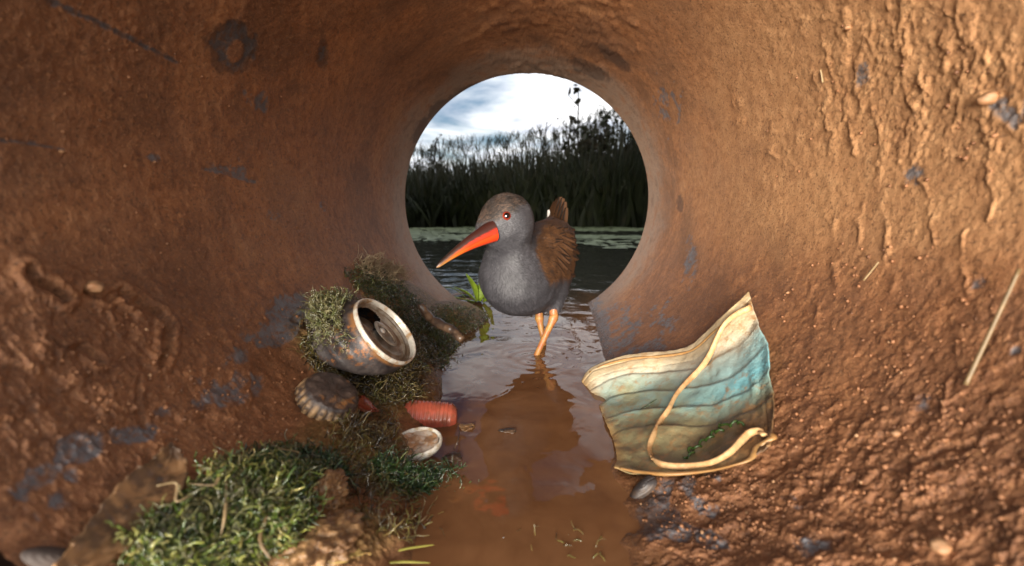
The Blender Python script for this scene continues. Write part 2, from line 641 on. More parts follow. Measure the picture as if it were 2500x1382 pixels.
rad = R_PIPE - disp
pv = np.stack([rad * np.cos(TH), YY, axis_z(YY) + rad * np.sin(TH)], -1)
pf = grid_faces(NT, NY, wrap_u=True)
pipe_bvh = BVHTree.FromPolygons([tuple(x) for x in pv], [tuple(x) for x in pf])
pipe_me = np_mesh("inner_wall", pv, pf[:, ::-1])
attr(pipe_me, "bare", paint)
attr(pipe_me, "wet", sstep(0.0065, 0.0005, pv[:, 2] - H_WATER + 0.003 * n_mid + 0.003 * n_big))
attr(pipe_me, "bank", bm_)
attr(pipe_me, "dustdry", np.clip(right_up * (0.55 + 0.4 * n_mid) + 0.35 * sstep(1500, 1800, PX) * sstep(700, 500, PY), 0, 1))
attr(pipe_me, "damp", np.clip(low * (0.75 + 0.5 * n_big) * far_s, 0, 1))
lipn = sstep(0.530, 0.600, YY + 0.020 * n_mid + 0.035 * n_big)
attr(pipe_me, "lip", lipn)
tar = np.zeros(len(PX))
for cx, cy, rx, ry, rot in ((1075, 275, 46, 30, -45), (1030, 320, 22, 46, 25), (1135, 225, 60, 14, -28), (1300, 190, 90, 12, 0), (1440, 168, 70, 20, 28), (1660, 500, 10, 26, 0), (1500, 140, 60, 16, 40)):
    tar = np.maximum(tar, np.clip(ell(cx, cy, rx, ry, rot) * 1.8 + 0.5 * n_mid + 0.3 * n_fine, 0, 1))
for cx, cy, rx, ry, rot in ((565, 116, 60, 66, 0), (540, 150, 30, 26, 0), (787, 128, 15, 42, 0)):
    tar = np.maximum(tar, np.clip((ell(cx, cy, rx, ry, rot) + 0.15) * 1.6 + 0.6 * n_mid + 0.5 * n_fine, 0, 1) - 1.4 * hole)
for r, w in (([(95, -10), (240, 55), (330, 100), (430, 150)], 9),):
    d, par = seg_dist(r)
    tar = np.maximum(tar, np.clip(0.9 - d / w * (1.0 + 0.8 * par) + 0.8 * n_fine + 0.4 * n_mid, 0, 1))
attr(pipe_me, "tar", sstep(0.1, 0.5, tar))
attr(pipe_me, "relief", np.clip(disp / 0.004, -1, 1))

m_pipe, t, b = material("rusty_mud")
c = coords(t)
f1 = noise(t, c, 26, 6, 0.6)
f2 = noise(t, c, 150, 6, 0.65)
f3 = noise(t, c, 620, 5, 0.7)
f4 = noise(t, c, 1500, 3, 0.7)
rust = ramp(t, f2, [(0.28, (0.165, 0.064, 0.026)), (0.48, (0.315, 0.130, 0.052)), (0.66, (0.42, 0.190, 0.082)), (0.85, (0.49, 0.24, 0.115))])
rust = mix(t, ramp(t, f1, [(0.40, (0, 0, 0)), (0.66, (0.55, 0.55, 0.55))]), rust, (0.215, 0.112, 0.066))
dry = ramp(t, f2, [(0.25, (0.35, 0.165, 0.068)), (0.6, (0.52, 0.275, 0.125)), (0.85, (0.60, 0.36, 0.18))])
blot = noise(t, c, 11, 7, 0.62, 0.8)
rust = mix(t, ramp(t, blot, [(0.36, (0.75, 0.75, 0.75)), (0.50, (0, 0, 0))]), rust, (0.145, 0.066, 0.034))
rust = mix(t, ramp(t, blot, [(0.54, (0, 0, 0)), (0.70, (0.6, 0.6, 0.6))]), rust, (0.46, 0.235, 0.105))
k = mix(t, attribute(t, "dustdry"), rust, dry)
k = mix(t, ramp(t, noise(t, c, 34, 6, 0.7, 0.4), [(0.30, (0.55, 0.55, 0.55)), (0.42, (0, 0, 0))]), k, (0.20, 0.085, 0.038))
wetc = ramp(t, f2, [(0.28, (0.105, 0.042, 0.020)), (0.6, (0.215, 0.090, 0.040)), (0.85, (0.34, 0.165, 0.078))])
k = mix(t, math_node(t, "MULTIPLY", attribute(t, "damp"), 0.85), k, wetc)
k = mix(t, attribute(t, "bank"), k, ramp(t, noise(t, c, 210, 6, 0.7), [(0.3, (0.055, 0.030, 0.010)), (0.5, (0.17, 0.092, 0.030)), (0.68, (0.33, 0.20, 0.080)), (0.8, (0.13, 0.12, 0.025))]))
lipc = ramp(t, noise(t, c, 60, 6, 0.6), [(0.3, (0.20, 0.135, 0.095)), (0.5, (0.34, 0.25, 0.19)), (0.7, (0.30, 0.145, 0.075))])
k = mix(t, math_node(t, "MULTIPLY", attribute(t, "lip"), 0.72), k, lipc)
# specks of grit, pale and dark
spk = ramp(t, f4, [(0.56, (0, 0, 0)), (0.68, (0.75, 0.75, 0.75))])
k = mix(t, spk, k, (0.52, 0.27, 0.12))
spd = ramp(t, f3, [(0.36, (0.65, 0.65, 0.65)), (0.46, (0, 0, 0))])
k = mix(t, spd, k, (0.06, 0.028, 0.016))
f5 = noise(t, c, 430, 4, 0.75)
k = mix(t, ramp(t, f5, [(0.33, (0.7, 0.7, 0.7)), (0.42, (0, 0, 0))]), k, (0.075, 0.034, 0.018))
k = mix(t, ramp(t, f5, [(0.60, (0, 0, 0)), (0.69, (0.6, 0.6, 0.6))]), k, (0.52, 0.26, 0.11))
barec = ramp(t, noise(t, c, 180, 4), [(0.35, (0.078, 0.086, 0.098)), (0.65, (0.145, 0.155, 0.172))])
bfac = math_node(t, "MULTIPLY", attribute(t, "bare"), ramp(t, noise(t, c, 300, 5, 0.7), [(0.38, (0.10, 0.10, 0.10)), (0.52, (0.85, 0.85, 0.85))]))
k = mix(t, bfac, k, barec)
k = mix(t, math_node(t, "MULTIPLY", attribute(t, "tar"), 0.55), k, (0.045, 0.032, 0.028))
wt_ = attribute(t, "wet")
k = mix(t, math_node(t, "MULTIPLY", wt_, 0.65), k, (0.10, 0.046, 0.020))
L(t, k, b.inputs["Base Color"])
rg = ramp(t, f3, [(0.3, (0.42, 0.42, 0.42)), (0.7, (0.72, 0.72, 0.72))])
rg = mix(t, attribute(t, "dustdry"), rg, (0.8, 0.8, 0.8))
rg = mix(t, bfac, rg, (0.30, 0.30, 0.30))
rg = mix(t, wt_, rg, (0.16, 0.16, 0.16))
L(t, rg, b.inputs["Roughness"])
b.inputs["Specular IOR Level"].default_value = 0.32
hh = math_node(t, "ADD", math_node(t, "MULTIPLY", f3, 0.85), math_node(t, "MULTIPLY", f4, 0.65))
hh = math_node(t, "ADD", hh, math_node(t, "MULTIPLY", f2, 0.45))
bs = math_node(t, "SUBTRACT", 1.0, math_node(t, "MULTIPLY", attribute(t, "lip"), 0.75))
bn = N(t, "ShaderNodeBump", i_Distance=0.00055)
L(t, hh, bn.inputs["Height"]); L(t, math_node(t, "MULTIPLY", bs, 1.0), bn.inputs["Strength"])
L(t, bn.outputs[0], b.inputs["Normal"])

pipe = thing("drain_pipe", "rusty mud-caked steel drain pipe that the whole view looks out through", "pipe", (0, 0.3, -0.16))
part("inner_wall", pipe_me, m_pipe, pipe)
# outer shell and the cut ends
sh = []
for y, r in ((Y_IN, R_PIPE + 0.004), (Y_IN - 0.001, R_PIPE + 0.007), (Y_IN, R_PIPE + 0.012), (Y_OUT - 0.003, R_PIPE + 0.012), (Y_OUT + 0.0005, R_PIPE + 0.010), (Y_OUT + 0.0005, R_PIPE + 0.0005)):
    sh.append((y, r))
a = np.linspace(0, 2 * math.pi, 96, endpoint=False)
v = np.array([[(r * math.cos(x), y, axis_z(y) + r * math.sin(x)) for y, r in sh] for x in a]).reshape(-1, 3)
m_steel = simple_mat("weathered_steel", (0.17, 0.09, 0.05), 0.7, 0.4, 60, 0.0005, dirt=(0.10, 0.10, 0.11))
part("outer_shell", np_mesh("outer_shell", v, grid_faces(96, len(sh), wrap_u=True)), m_steel, pipe)


def hit(px, py):
    """where the line of sight meets the pipe wall: point, normal"""
    d = ray(px, py).normalized()
    p, n, i, q = pipe_bvh.ray_cast(Vector((0, 0, 0)), d)
    if n.dot(d) > 0:
        n = -n
    return p, n


def floor_below(p):
    q = pipe_bvh.ray_cast(Vector((p[0], p[1], 0.02)), Vector((0, 0, -1)))[0]
    return q if q is not None else Vector((p[0], p[1], axis_z(p[1]) - R_PIPE))


# ================================================================== WATER
m_water, t, b = material("murky_water")
c = coords(t)
mp = N(t, "ShaderNodeMapping"); mp.inputs["Scale"].default_value = (1, 0.75, 1)
L(t, c, mp.inputs[0])
w1 = noise(t, mp.outputs[0], 15, 2.0, 0.45, 0.6)
w2 = noise(t, mp.outputs[0], 55, 2.0, 0.5, 0.4)
mp2 = N(t, "ShaderNodeMapping"); mp2.inputs["Scale"].default_value = (0.55, 1.6, 1)
L(t, c, mp2.inputs[0])
hh = math_node(t, "ADD", w1, math_node(t, "MULTIPLY", w2, 0.16))
hh = math_node(t, "ADD", hh, math_node(t, "MULTIPLY", noise(t, mp2.outputs[0], 7, 2, 0.5, 0.3), 0.8))
# faint rings where the bird's shanks break the surface
lp = on_plane(1308, 876)
vd = N(t, "ShaderNodeVectorMath", operation="DISTANCE"); vd.inputs[1].default_value = (lp.x, lp.y, lp.z); L(t, c, vd.inputs[0])
dist_ = vd.outputs["Value"]
ringw = math_node(t, "MULTIPLY", math_node(t, "SINE", math_node(t, "MULTIPLY", dist_, 520.0)), math_node(t, "POWER", 2.718, math_node(t, "MULTIPLY", dist_, -42.0)))
hh = math_node(t, "ADD", hh, math_node(t, "MULTIPLY", ringw, 0.07))
silt = ramp(t, noise(t, c, 20, 5, 0.6, 0.5), [(0.3, (0.165, 0.072, 0.030)), (0.55, (0.235, 0.110, 0.048)), (0.75, (0.32, 0.16, 0.074))])
sy = N(t, "ShaderNodeSeparateXYZ"); L(t, c, sy.inputs[0])
silt = mix(t, ramp(t, math_node(t, "ADD", sy.outputs[1], math_node(t, "MULTIPLY", math_node(t, "SUBTRACT", w1, 0.5), 0.25)), [(0.50, (0, 0, 0)), (0.78, (1, 1, 1))]), silt, (0.050, 0.050, 0.040))
L(t, silt, b.inputs["Base Color"])
b.inputs["Roughness"].default_value = 0.015
b.inputs["IOR"].default_value = 1.333
L(t, bump(t, hh, 0.30, 0.010), b.inputs["Normal"])
# thin murk: some of the bed shows through
tr = N(t, "ShaderNodeBsdfTransparent"); tr.inputs[0].default_value = (0.75, 0.5, 0.3, 1)
gl = N(t, "ShaderNodeBsdfGlossy"); gl.inputs["Roughness"].default_value = 0.015
ms = N(t, "ShaderNodeMixShader")
fr = N(t, "ShaderNodeFresnel", i_IOR=1.333)
L(t, bump(t, hh, 0.30, 0.010), fr.inputs["Normal"]); L(t, bump(t, hh, 0.30, 0.010), gl.inputs["Normal"])
surf = N(t, "ShaderNodeMixShader"); L(t, fr.outputs[0], surf.inputs[0]); L(t, tr.outputs[0], surf.inputs[1]); L(t, gl.outputs[0], surf.inputs[2])
ms.inputs[0].default_value = 0.22
L(t, b.outputs[0], ms.inputs[1]); L(t, surf.outputs[0], ms.inputs[2])
L(t, ms.outputs[0], t.nodes["Material Output"].inputs["Surface"])
wxs = np.concatenate([[-40, -8, -2, -0.6], np.linspace(-0.2, 0.2, 41), [0.6, 2, 8, 40]])
wys = np.concatenate([np.linspace(0.06, 0.8, 60), [1.2, 2, 3, 4, 6, 9]])
X, Y = np.meshgrid(wxs, wys, indexing="ij")
v = np.stack([X.ravel(), Y.ravel(), np.full(X.size, H_WATER)], -1)
# outside the pipe the sheet only runs beyond its far mouth
f = grid_faces(len(wxs), len(wys))
cx = v[f].mean(1)
f = f[(np.abs(cx[:, 0]) < 0.18) | (cx[:, 1] > 0.66)]
tag(obj("water", np_mesh("water", v, f), m_water), "shallow brown water standing in the pipe and the pond beyond", kind="structure")

# ================================================================== GROUND AND ADDED SHADE BANK
m_soil = simple_mat("soil", (0.11, 0.075, 0.045), 0.9, 0.4, 6, 0.01, dirt=(0.07, 0.075, 0.03), dirt_scale=3.0)
gx = np.concatenate([-np.geomspace(900, 2.2, 26), np.linspace(-2, 2, 33), np.geomspace(2.2, 900, 26)])
gy = np.concatenate([-np.geomspace(9, 0.2, 20), [-0.1, 0.0, 0.05, 0.10, 0.2, 0.4, 0.7, 1.0, 1.6, 2.2, 2.8, 3.05, 3.2, 3.5, 4, 4.6, 5.4, 6.5, 8, 12], np.geomspace(16, 1500, 20)])
X, Y = np.meshgrid(gx, gy, indexing="ij")
p2 = np.stack([X.ravel(), Y.ravel(), np.zeros(X.size)], -1)
z = np.where(p2[:, 1] < 0.12, -0.19 - 0.75 * np.clip(-0.5 - p2[:, 1], 0, 9), -0.45 + 0.05 * vnoise(p2, 0.7, 5))
shore = 3.25 + 0.25 * vnoise(p2 * np.array([1, 0, 1]), 1.1, 9)
z = np.where(p2[:, 1] > 1.5, -0.45 + 0.45 * sstep(2.3, 4.3, p2[:, 1] - shore + 3.25) + 0.03 * vnoise(p2, 1.5, 4), z)
z = np.where(p2[:, 1] > 9, np.minimum(z, -0.05) + 0.0, z)
v = np.stack([p2[:, 0], p2[:, 1], z], -1)
tag(obj("ground", np_mesh("ground", v, grid_faces(len(gx), len(gy))), m_soil), "dark muddy ground around the pond", kind="structure")

# unseen earth bank added to shade the reeds; round hole on either side
rings = np.concatenate([[R_PIPE + 0.0115], np.geomspace(R_PIPE + 0.03, 3.4, 26)])
ang = np.linspace(0, 2 * math.pi, 72, endpoint=False)
A_, Rr = np.meshgrid(ang, rings, indexing="ij")
A_, Rr = A_.ravel(), Rr.ravel()
sx = 1 + 1.6 * sstep(0.3, 3.0, Rr)
ff = []
vv = []
for side, y0, kslope in (("in", 0.135, 0.035), ("out", 0.60, -0.035)):
    q = np.stack([Rr * sx * np.cos(A_), y0 + kslope * Rr, 0.02 + Rr * np.sin(A_)], -1)
    q[:, 1] += 0.012 * fbm(q, 9, 3, 8) * sstep(0.19, 0.4, Rr)
    q[:, 2] = np.maximum(q[:, 2], -0.6)
    vv.append(q)
n1 = len(vv[0])
fa = grid_faces(72, len(rings), wrap_u=True)
ff = [fa, fa[:, ::-1] + n1]
nr = len(rings)
rim = []
for i in range(72):
    j = (i + 1) % 72
    rim.append((i * nr + nr - 1, j * nr + nr - 1, n1 + j * nr + nr - 1, n1 + i * nr + nr - 1))
ff.append(np.array(rim))
tag(obj("shade_bank", np_mesh("shade_bank", np.vstack(vv), np.vstack(ff)), m_soil), "unseen earth bank added around the pipe to shade the reeds", kind="structure")

# ================================================================== REEDS AND SHRUBS BEYOND THE WATER
def ribbons(root, tip_vec, width, bend, segs, rng, taper=0.8):
    """n blades as bent flat ribbons; returns verts, quads, per-vertex height fraction"""
    n = len(root)
    t = np.linspace(0, 1, segs + 1)
    side = np.stack([rng.normal(size=n), rng.normal(size=n) * 0.5, np.zeros(n)], -1)
    side /= np.linalg.norm(side, axis=1)[:, None]
    ctr = root[:, None, :] + tip_vec[:, None, :] * t[None, :, None] + bend[:, None, :] * (t ** 2)[None, :, None]
    w = width[:, None] * (1 - taper * t[None, :] ** 1.5)
    l = ctr - side[:, None, :] * w[..., None] * 0.5
    r = ctr + side[:, None, :] * w[..., None] * 0.5
    v = np.stack([l, r], 2).reshape(-1, 3)
    i = (np.arange(n)[:, None] * (segs + 1) + np.arange(segs)[None, :]) * 2
    f = np.stack([i, i + 1, i + 3, i + 2], -1).reshape(-1, 4)
    return v, f, np.tile(np.repeat(t, 2), n)


m_reed, t, b = material("reed_leaf")
c = coords(t)
rc = ramp(t, noise(t, c, 14, 3), [(0.3, (0.009, 0.014, 0.003)), (0.6, (0.026, 0.034, 0.007)), (0.8, (0.055, 0.038, 0.012))])
rc = mix(t, ramp(t, attribute(t, "h"), [(0.7, (0, 0, 0)), (1.0, (0.6, 0.6, 0.6))]), rc, (0.075, 0.060, 0.028))
L(t, rc, b.inputs["Base Color"])
b.inputs["Roughness"].default_value = 0.6
rng = np.random.default_rng(21)


def skyline(x, y):
    """height above the water of the reed tops, seen from the pipe, by pixel column"""
    px = 1283 + x / y * FPX
    top = np.interp(px, [900, 1000, 1100, 1280, 1380, 1450, 1520, 1600, 1700], [385, 378, 366, 345, 322, 300, 285, 290, 300])
    return (505 - top) / FPX * y


n = 9000
y = 3.15 + 2.6 * rng.random(n) ** 1.3
x = (rng.random(n) * 2 - 1) * (0.36 * y + 0.4)
hh_ = skyline(x, y) * (0.30 + 0.72 * rng.random(n) ** 1.25) - H_WATER
root = np.stack([x, y, np.full(n, H_WATER - 0.04)], -1)
tipv = np.stack([0.05 * rng.normal(size=n), 0.05 * rng.normal(size=n), hh_], -1)
bend = np.stack([0.07 * rng.normal(size=n), 0.05 * rng.normal(size=n), -0.03 * rng.random(n)], -1)
v1, f1_, h1 = ribbons(root, tipv, 0.012 + 0.010 * rng.random(n), bend, 5, rng)
# low undergrowth that closes the foot of the bed
n = 9000
y = 3.1 + 1.8 * rng.random(n)
x = (rng.random(n) * 2 - 1) * (0.36 * y + 0.4)
hl = np.interp(1283 + x / y * FPX, [900, 1000, 1120, 1300, 1420, 1600], [0.12, 0.15, 0.2, 0.28, 0.36, 0.42]) * (0.5 + 0.6 * rng.random(n))
root = np.stack([x, y, np.full(n, H_WATER - 0.04)], -1)
tipv = np.stack([0.06 * rng.normal(size=n), 0.05 * rng.normal(size=n), hl - H_WATER], -1)
bend = np.stack([0.10 * rng.normal(size=n), 0.05 * rng.normal(size=n), -0.05 * rng.random(n)], -1)
v2, f2_, h2 = ribbons(root, tipv, 0.02 + 0.018 * rng.random(n), bend, 4, rng)
# seed plumes: small tufts at the top of the tallest stems
n = 420
y = 3.2 + 2.2 * rng.random(n)
x = (rng.random(n) * 2 - 1) * (0.34 * y + 0.2)
top = skyline(x, y) * (0.85 + 0.2 * rng.random(n))
rootp = np.stack([x, y, top], -1)
rr = np.repeat(rootp, 9, 0) + rng.normal(size=(n * 9, 3)) * np.array([0.006, 0.006, 0.022])
v3, f3_, h3 = ribbons(rr, np.stack([0.02 * rng.normal(size=n * 9), 0.01 * rng.normal(size=n * 9), 0.035 + 0.02 * rng.random(n * 9)], -1), np.full(n * 9, 0.005), np.zeros((n * 9, 3)), 2, rng)
me = np_mesh("reed_bed", np.vstack([v1, v2, v3]), np.vstack([f1_, f2_ + len(v1), f3_ + len(v1) + len(v2)]), smooth=False)
attr(me, "h", np.concatenate([h1, h2 * 0.5, np.full(len(h3), 1.0)]))
tag(obj("reed_bed", me, m_reed), "dense dark reed bed on the far side of the water", "reeds", kind="stuff")


def shrub(name, label, px, d, top_py, spread, nb, nleaf, leaf, mats, seed):
    rg = np.random.default_rng(seed)
    basep = P(px, 540, d); basep.z = H_WATER
    T = thing(name, label, "shrub", basep, "shrubs among the reeds")
    topz = (505 - top_py) / FPX * d
    tips = []
    for k in range(nb):
        a = rg.random() * 2 * math.pi
        hgt = (topz - H_WATER) * (0.62 + 0.38 * rg.random())
        e = Vector((math.cos(a) * spread * (0.2 + 0.8 * rg.random()), math.sin(a) * spread * 0.5, hgt))
        mid = e * 0.5 + Vector((rg.normal() * 0.04, rg.normal() * 0.03, 0.08))
        pts = smooth_path([(0, 0, -0.05), mid * 0.5, mid, e], 14)
        pts += rg.normal(size=pts.shape) * 0.006
        br = obj("branch", tube_mesh("branch", pts, np.linspace(0.010, 0.004, 14), 5), mats[0], T)
        tips.append(pts)
        # twigs stay with their branch
        tv, tf = [], []
        for q in range(7):
            i = rg.integers(5, 13)
            o = pts[i]
            dv = np.array([rg.normal() * 0.09, rg.normal() * 0.05, 0.05 + 0.07 * rg.random()])
            tp = smooth_path([o, o + dv * 0.5 + rg.normal(size=3) * 0.012, o + dv], 6)
            mm = tube_mesh("twig", tp, np.linspace(0.0045, 0.002, 6), 4, cap=False)
            obj("twig", mm, mats[0], br)
            tips.append(tp)
    ap = np.vstack([p_[len(p_) // 3:] for p_ in tips])
    i = rg.integers(0, len(ap), nleaf)
    ctr = ap[i] + rg.normal(size=(nleaf, 3)) * 0.018
    # each leaf: a bent six-sided blade
    ax = rg.normal(size=(nleaf, 3)); ax /= np.linalg.norm(ax, axis=1)[:, None]
    bx = np.cross(ax, rg.normal(size=(nleaf, 3))); bx /= np.linalg.norm(bx, axis=1)[:, None]
    nx = np.cross(ax, bx)
    sz = leaf * (0.6 + 0.8 * rg.random(nleaf))[:, None]
    prof = [(-1, 0, 0), (-0.3, 0.55, 0.12), (0.5, 0.45, 0.1), (1, 0, -0.1), (0.5, -0.45, 0.1), (-0.3, -0.55, 0.12)]
    v = np.stack([ctr + sz * (a_ * ax + b_ * bx + c_ * nx) for a_, b_, c_ in prof], 1).reshape(-1, 3)
    k = np.arange(nleaf)[:, None] * 6
    f = np.vstack([k + np.array([[0, 1, 2, 3]]), k + np.array([[0, 3, 4, 5]])])
    o = obj("foliage", np_mesh("foliage", v, f, smooth=False), mats[1], T)
    o["kind"] = "stuff"
    return T


m_bark = simple_mat("dark_bark", (0.045, 0.035, 0.026), 0.8, 0.3, 60, 0.001)
m_leaf1 = simple_mat("autumn_leaf", (0.060, 0.042, 0.018), 0.6, 0.5, 12, 0, dirt=(0.035, 0.05, 0.014), dirt_scale=7)
shrub("leafy_shrub", "tall brown-leaved shrub standing up above the reeds by the right rim", 1430, 3.6, 238, 0.15, 9, 620, 0.024, (m_bark, m_leaf1), 4)
shrub("twiggy_shrub", "open twiggy shrub pressed close to the right rim of the opening", 1520, 3.8, 270, 0.26, 11, 700, 0.019, (m_bark, m_leaf1), 9)
shrub("leafy_shrub", "low bare-topped shrub in the reeds right of the bird's head", 1330, 4.3, 312, 0.22, 6, 150, 0.013, (m_bark, m_leaf1), 15)
shrub("twiggy_shrub", "small sprig poking above the reeds at the left rim", 1075, 4.4, 318, 0.10, 4, 60, 0.02, (m_bark, m_leaf1), 23)

# duckweed against the reeds; nearer pale flecks also stand in for silvery glints
rng = np.random.default_rng(33)
n = 5200
y = np.concatenate([1.95 + 1.25 * rng.random(3600), 0.9 + 1.5 * rng.random(1600) ** 0.6])
x = (rng.random(n) * 2 - 1) * (0.36 * y + 0.1)
pp = np.stack([x, y, np.zeros(n)], -1)
keep = fbm(pp * np.array([0.6, 1.6, 1]), 1.6, 3, 3) > np.where(np.arange(n) < 3600, -0.22, 0.0)
x, y = x[keep], y[keep]
n = len(x)
r = 0.014 + 0.018 * rng.random(n)
a = np.linspace(0, 2 * math.pi, 6, endpoint=False)
ph = rng.random(n) * 6.28
jit = 0.8 + 0.4 * rng.random((n, 6))
v = np.stack([x[:, None] + r[:, None] * jit * np.cos(a[None] + ph[:, None]), y[:, None] + r[:, None] * jit * np.sin(a[None] + ph[:, None]), H_WATER + 0.0015 + 0.004 * rng.random((n, 6))], -1).reshape(-1, 3)
k = np.arange(n)[:, None] * 6
f = np.vstack([k + np.array([[0, 1, 2, 3]]), k + np.array([[0, 3, 4, 5]])])
m_duck = simple_mat("duckweed", (0.20, 0.235, 0.12), 0.55, 0.35, 20, 0)
tag(obj("duckweed", np_mesh("duckweed", v, f, smooth=False), m_duck), "pale green duckweed along the foot of the reeds, nearer flecks standing in for water glints", "duckweed", kind="stuff")

# ================================================================== THE BIRD
def sm_min(a, b, k):
    h = np.clip(0.5 + 0.5 * (b - a) / k, 0, 1)
    return b * (1 - h) + a * h - k * h * (1 - h)


def sd_ell(p, c, M, r):
    q = (p - np.array(c)) @ np.array(M).T
    r = np.array(r)
    k0 = np.linalg.norm(q / r, axis=1)
    k1 = np.linalg.norm(q / (r * r), axis=1) + 1e-9
    return k0 * (k0 - 1) / k1


def sd_cone(p, a, b, ra, rb):
    a, b = np.array(a), np.array(b)
    ab = b - a
    t = np.clip((p - a) @ ab / (ab @ ab), 0, 1)
    return np.linalg.norm(p - a - t[:, None] * ab, axis=1) - (ra + (rb - ra) * t)


HEAD = P(1238, 538, 0.386)
BILL0, BILL1 = P(1196, 572, 0.366), P(1064, 646, 0.338)
fwd = (BILL1 - BILL0).normalized()
hf = Vector((fwd.x, fwd.y, fwd.z * 0.5)).normalized()
hs = hf.cross(Vector((0, 0, 1))).normalized()
hu = hs.cross(hf).normalized()
HM = np.array([hf, hs, hu])
BREAST = P(1264, 688, 0.412)
BODY = P(1308, 655, 0.450)
RUMP = P(1346, 585, 0.505)
bl = (RUMP - BREAST); bl.z *= 0.6; bl.normalize()
bs_ = bl.cross(Vector((0, 0, 1))).normalized()
bu = bs_.cross(bl).normalized()
BMx = np.array([bl, bs_, bu])
I3 = np.eye(3)
THIGH_A, THIGH_B = P(1352, 752, 0.428), P(1316, 752, 0.452)


def bird_sdf(p):
    d = sd_ell(p, HEAD, HM, (0.0228, 0.0192, 0.0225))
    face = HEAD + hf * 0.0130 - hu * 0.0040
    d = sm_min(d, sd_ell(p, face, HM, (0.0165, 0.0118, 0.0130)), 0.010)
    d = sm_min(d, sd_cone(p, HEAD + Vector((0.001, 0.006, -0.010)), P(1243, 650, 0.402), 0.0160, 0.0220), 0.012)
    d = sm_min(d, sd_ell(p, BREAST, BMx, (0.036, 0.0295, 0.0275)), 0.020)
    d = sm_min(d, sd_ell(p, BODY, BMx, (0.060, 0.0355, 0.0410)), 0.016)
    d = sm_min(d, sd_ell(p, P(1336, 604, 0.462), BMx, (0.046, 0.0250, 0.0240)), 0.010)
    d = sm_min(d, sd_ell(p, RUMP, BMx, (0.030, 0.0200, 0.0200)), 0.020)
    d = sm_min(d, sd_cone(p, RUMP, P(1352, 545, 0.525), 0.016, 0.009), 0.010)
    for T in (THIGH_A, THIGH_B):
        d = sm_min(d, sd_cone(p, T + Vector((0, 0.004, 0.014)), T + Vector((0, 0, -0.004)), 0.012, 0.0045), 0.008)
    q = p * 1.0
    return d + 0.0005 * vnoise(q, 120, 3)


bv, bf = surface_nets(bird_sdf, (-0.055, 0.335, -0.115), (0.085, 0.570, 0.03), 0.0015)
bnr = vert_normals(bv, bf)
if np.mean(np.sum(bnr * (bv - bv.mean(0)), 1)) < 0:
    bf = bf[:, ::-1]; bnr = -bnr
bird_bvh = BVHTree.FromPolygons([tuple(x) for x in bv], [tuple(x) for x in bf])


def bird_hit(px, py):
    d = ray(px, py).normalized()
    h = bird_bvh.ray_cast(Vector((0, 0, 0)), d)
    return h[0], h[1]


def loc3(px, py):
    h_ = bird_hit(px, py)[0]
    if h_ is None:
        h_ = bird_bvh.find_nearest(P(px, py, 0.44))[0]
    r_ = np.array(h_) - np.array(BREAST)
    return float(r_ @ np.array(bl)), float(h_.z - BODY.z), float(r_ @ np.array(bs_))


MIDLAT = 0.0
_pts = [loc3(1338, 694), loc3(1312, 655), loc3(1302, 610), loc3(1303, 570), loc3(1312, 548)]
_pts.sort(key=lambda q_: q_[1])
UB = [q_[1] for q_ in _pts]; SB = [q_[0] for q_ in _pts]
ULINE = loc3(1345, 690)[1]


def bird_masks(p):
    """how brown (back and crown) a point of the plumage is"""
    q = p - np.array(HEAD)
    up = q @ np.array(hu); fw = q @ np.array(hf)
    n = fbm(p, 170, 3, 5)
    crown = sstep(0.0065, 0.0115, up + 0.0042 * n + 0.10 * fw + 0.003 * np.clip(fw / 0.02, -1, 1)) * sstep(0.47, 0.40, p[:, 1])
    crown *= sstep(-0.05, -0.02, up)
    lores = sstep(0.004, 0.012, up + 0.30 * fw - 0.0035 + 0.003 * n) * sstep(0.006, 0.02, fw)
    r0 = p - np.array(BREAST)
    s = r0 @ np.array(bl)
    u = p[:, 2] - BODY.z
    lat = np.abs(r0 @ np.array(bs_) - MIDLAT)
    s0 = np.interp(u, UB, SB)
    bk = sstep(-0.003, 0.004, s - s0 + 0.004 * n) * sstep(-0.006, 0.003, u - ULINE + 0.006 * n)
    hd = np.linalg.norm(q, axis=1)
    bk *= sstep(0.021, 0.026, hd)
    return np.clip(np.maximum(crown, 0.8 * lores), 0, 1), np.clip(bk, 0, 1)


crown_v, back_v = bird_masks(bv)
rail = thing("water_rail", "grey-breasted water rail with a long red bill wading in the pipe", "bird", (P(1310, 875, 0.411).x, 0.43, H_WATER - 0.017))

m_bird, t, b = material("plumage_base")
c = coords(t)
g = ramp(t, noise(t, c, 380, 5, 0.7), [(0.3, (0.026, 0.025, 0.029)), (0.55, (0.037, 0.035, 0.039)), (0.75, (0.052, 0.049, 0.054))])
br = ramp(t, noise(t, c, 190, 4, 0.6, 0.5), [(0.32, (0.010, 0.006, 0.004)), (0.5, (0.052, 0.022, 0.008)), (0.75, (0.10, 0.044, 0.015))])
cr_ = ramp(t, noise(t, c, 520, 4, 0.6, 0.8), [(0.42, (0.012, 0.008, 0.007)), (0.62, (0.050, 0.030, 0.020)), (0.78, (0.10, 0.065, 0.045))])
k = mix(t, attribute(t, "crown"), g, cr_)
k = mix(t, attribute(t, "back"), k, br)
L(t, k, b.inputs["Base Color"])
b.inputs["Roughness"].default_value = 0.75
b.inputs["Sheen Weight"].default_value = 0.15
L(t, bump(t, noise(t, c, 700, 4, 0.7), 0.7, 0.0006), b.inputs["Normal"])
me = np_mesh("body", bv, bf)
attr(me, "crown", crown_v); attr(me, "back", back_v)
body_o = part("body", me, m_bird, rail)

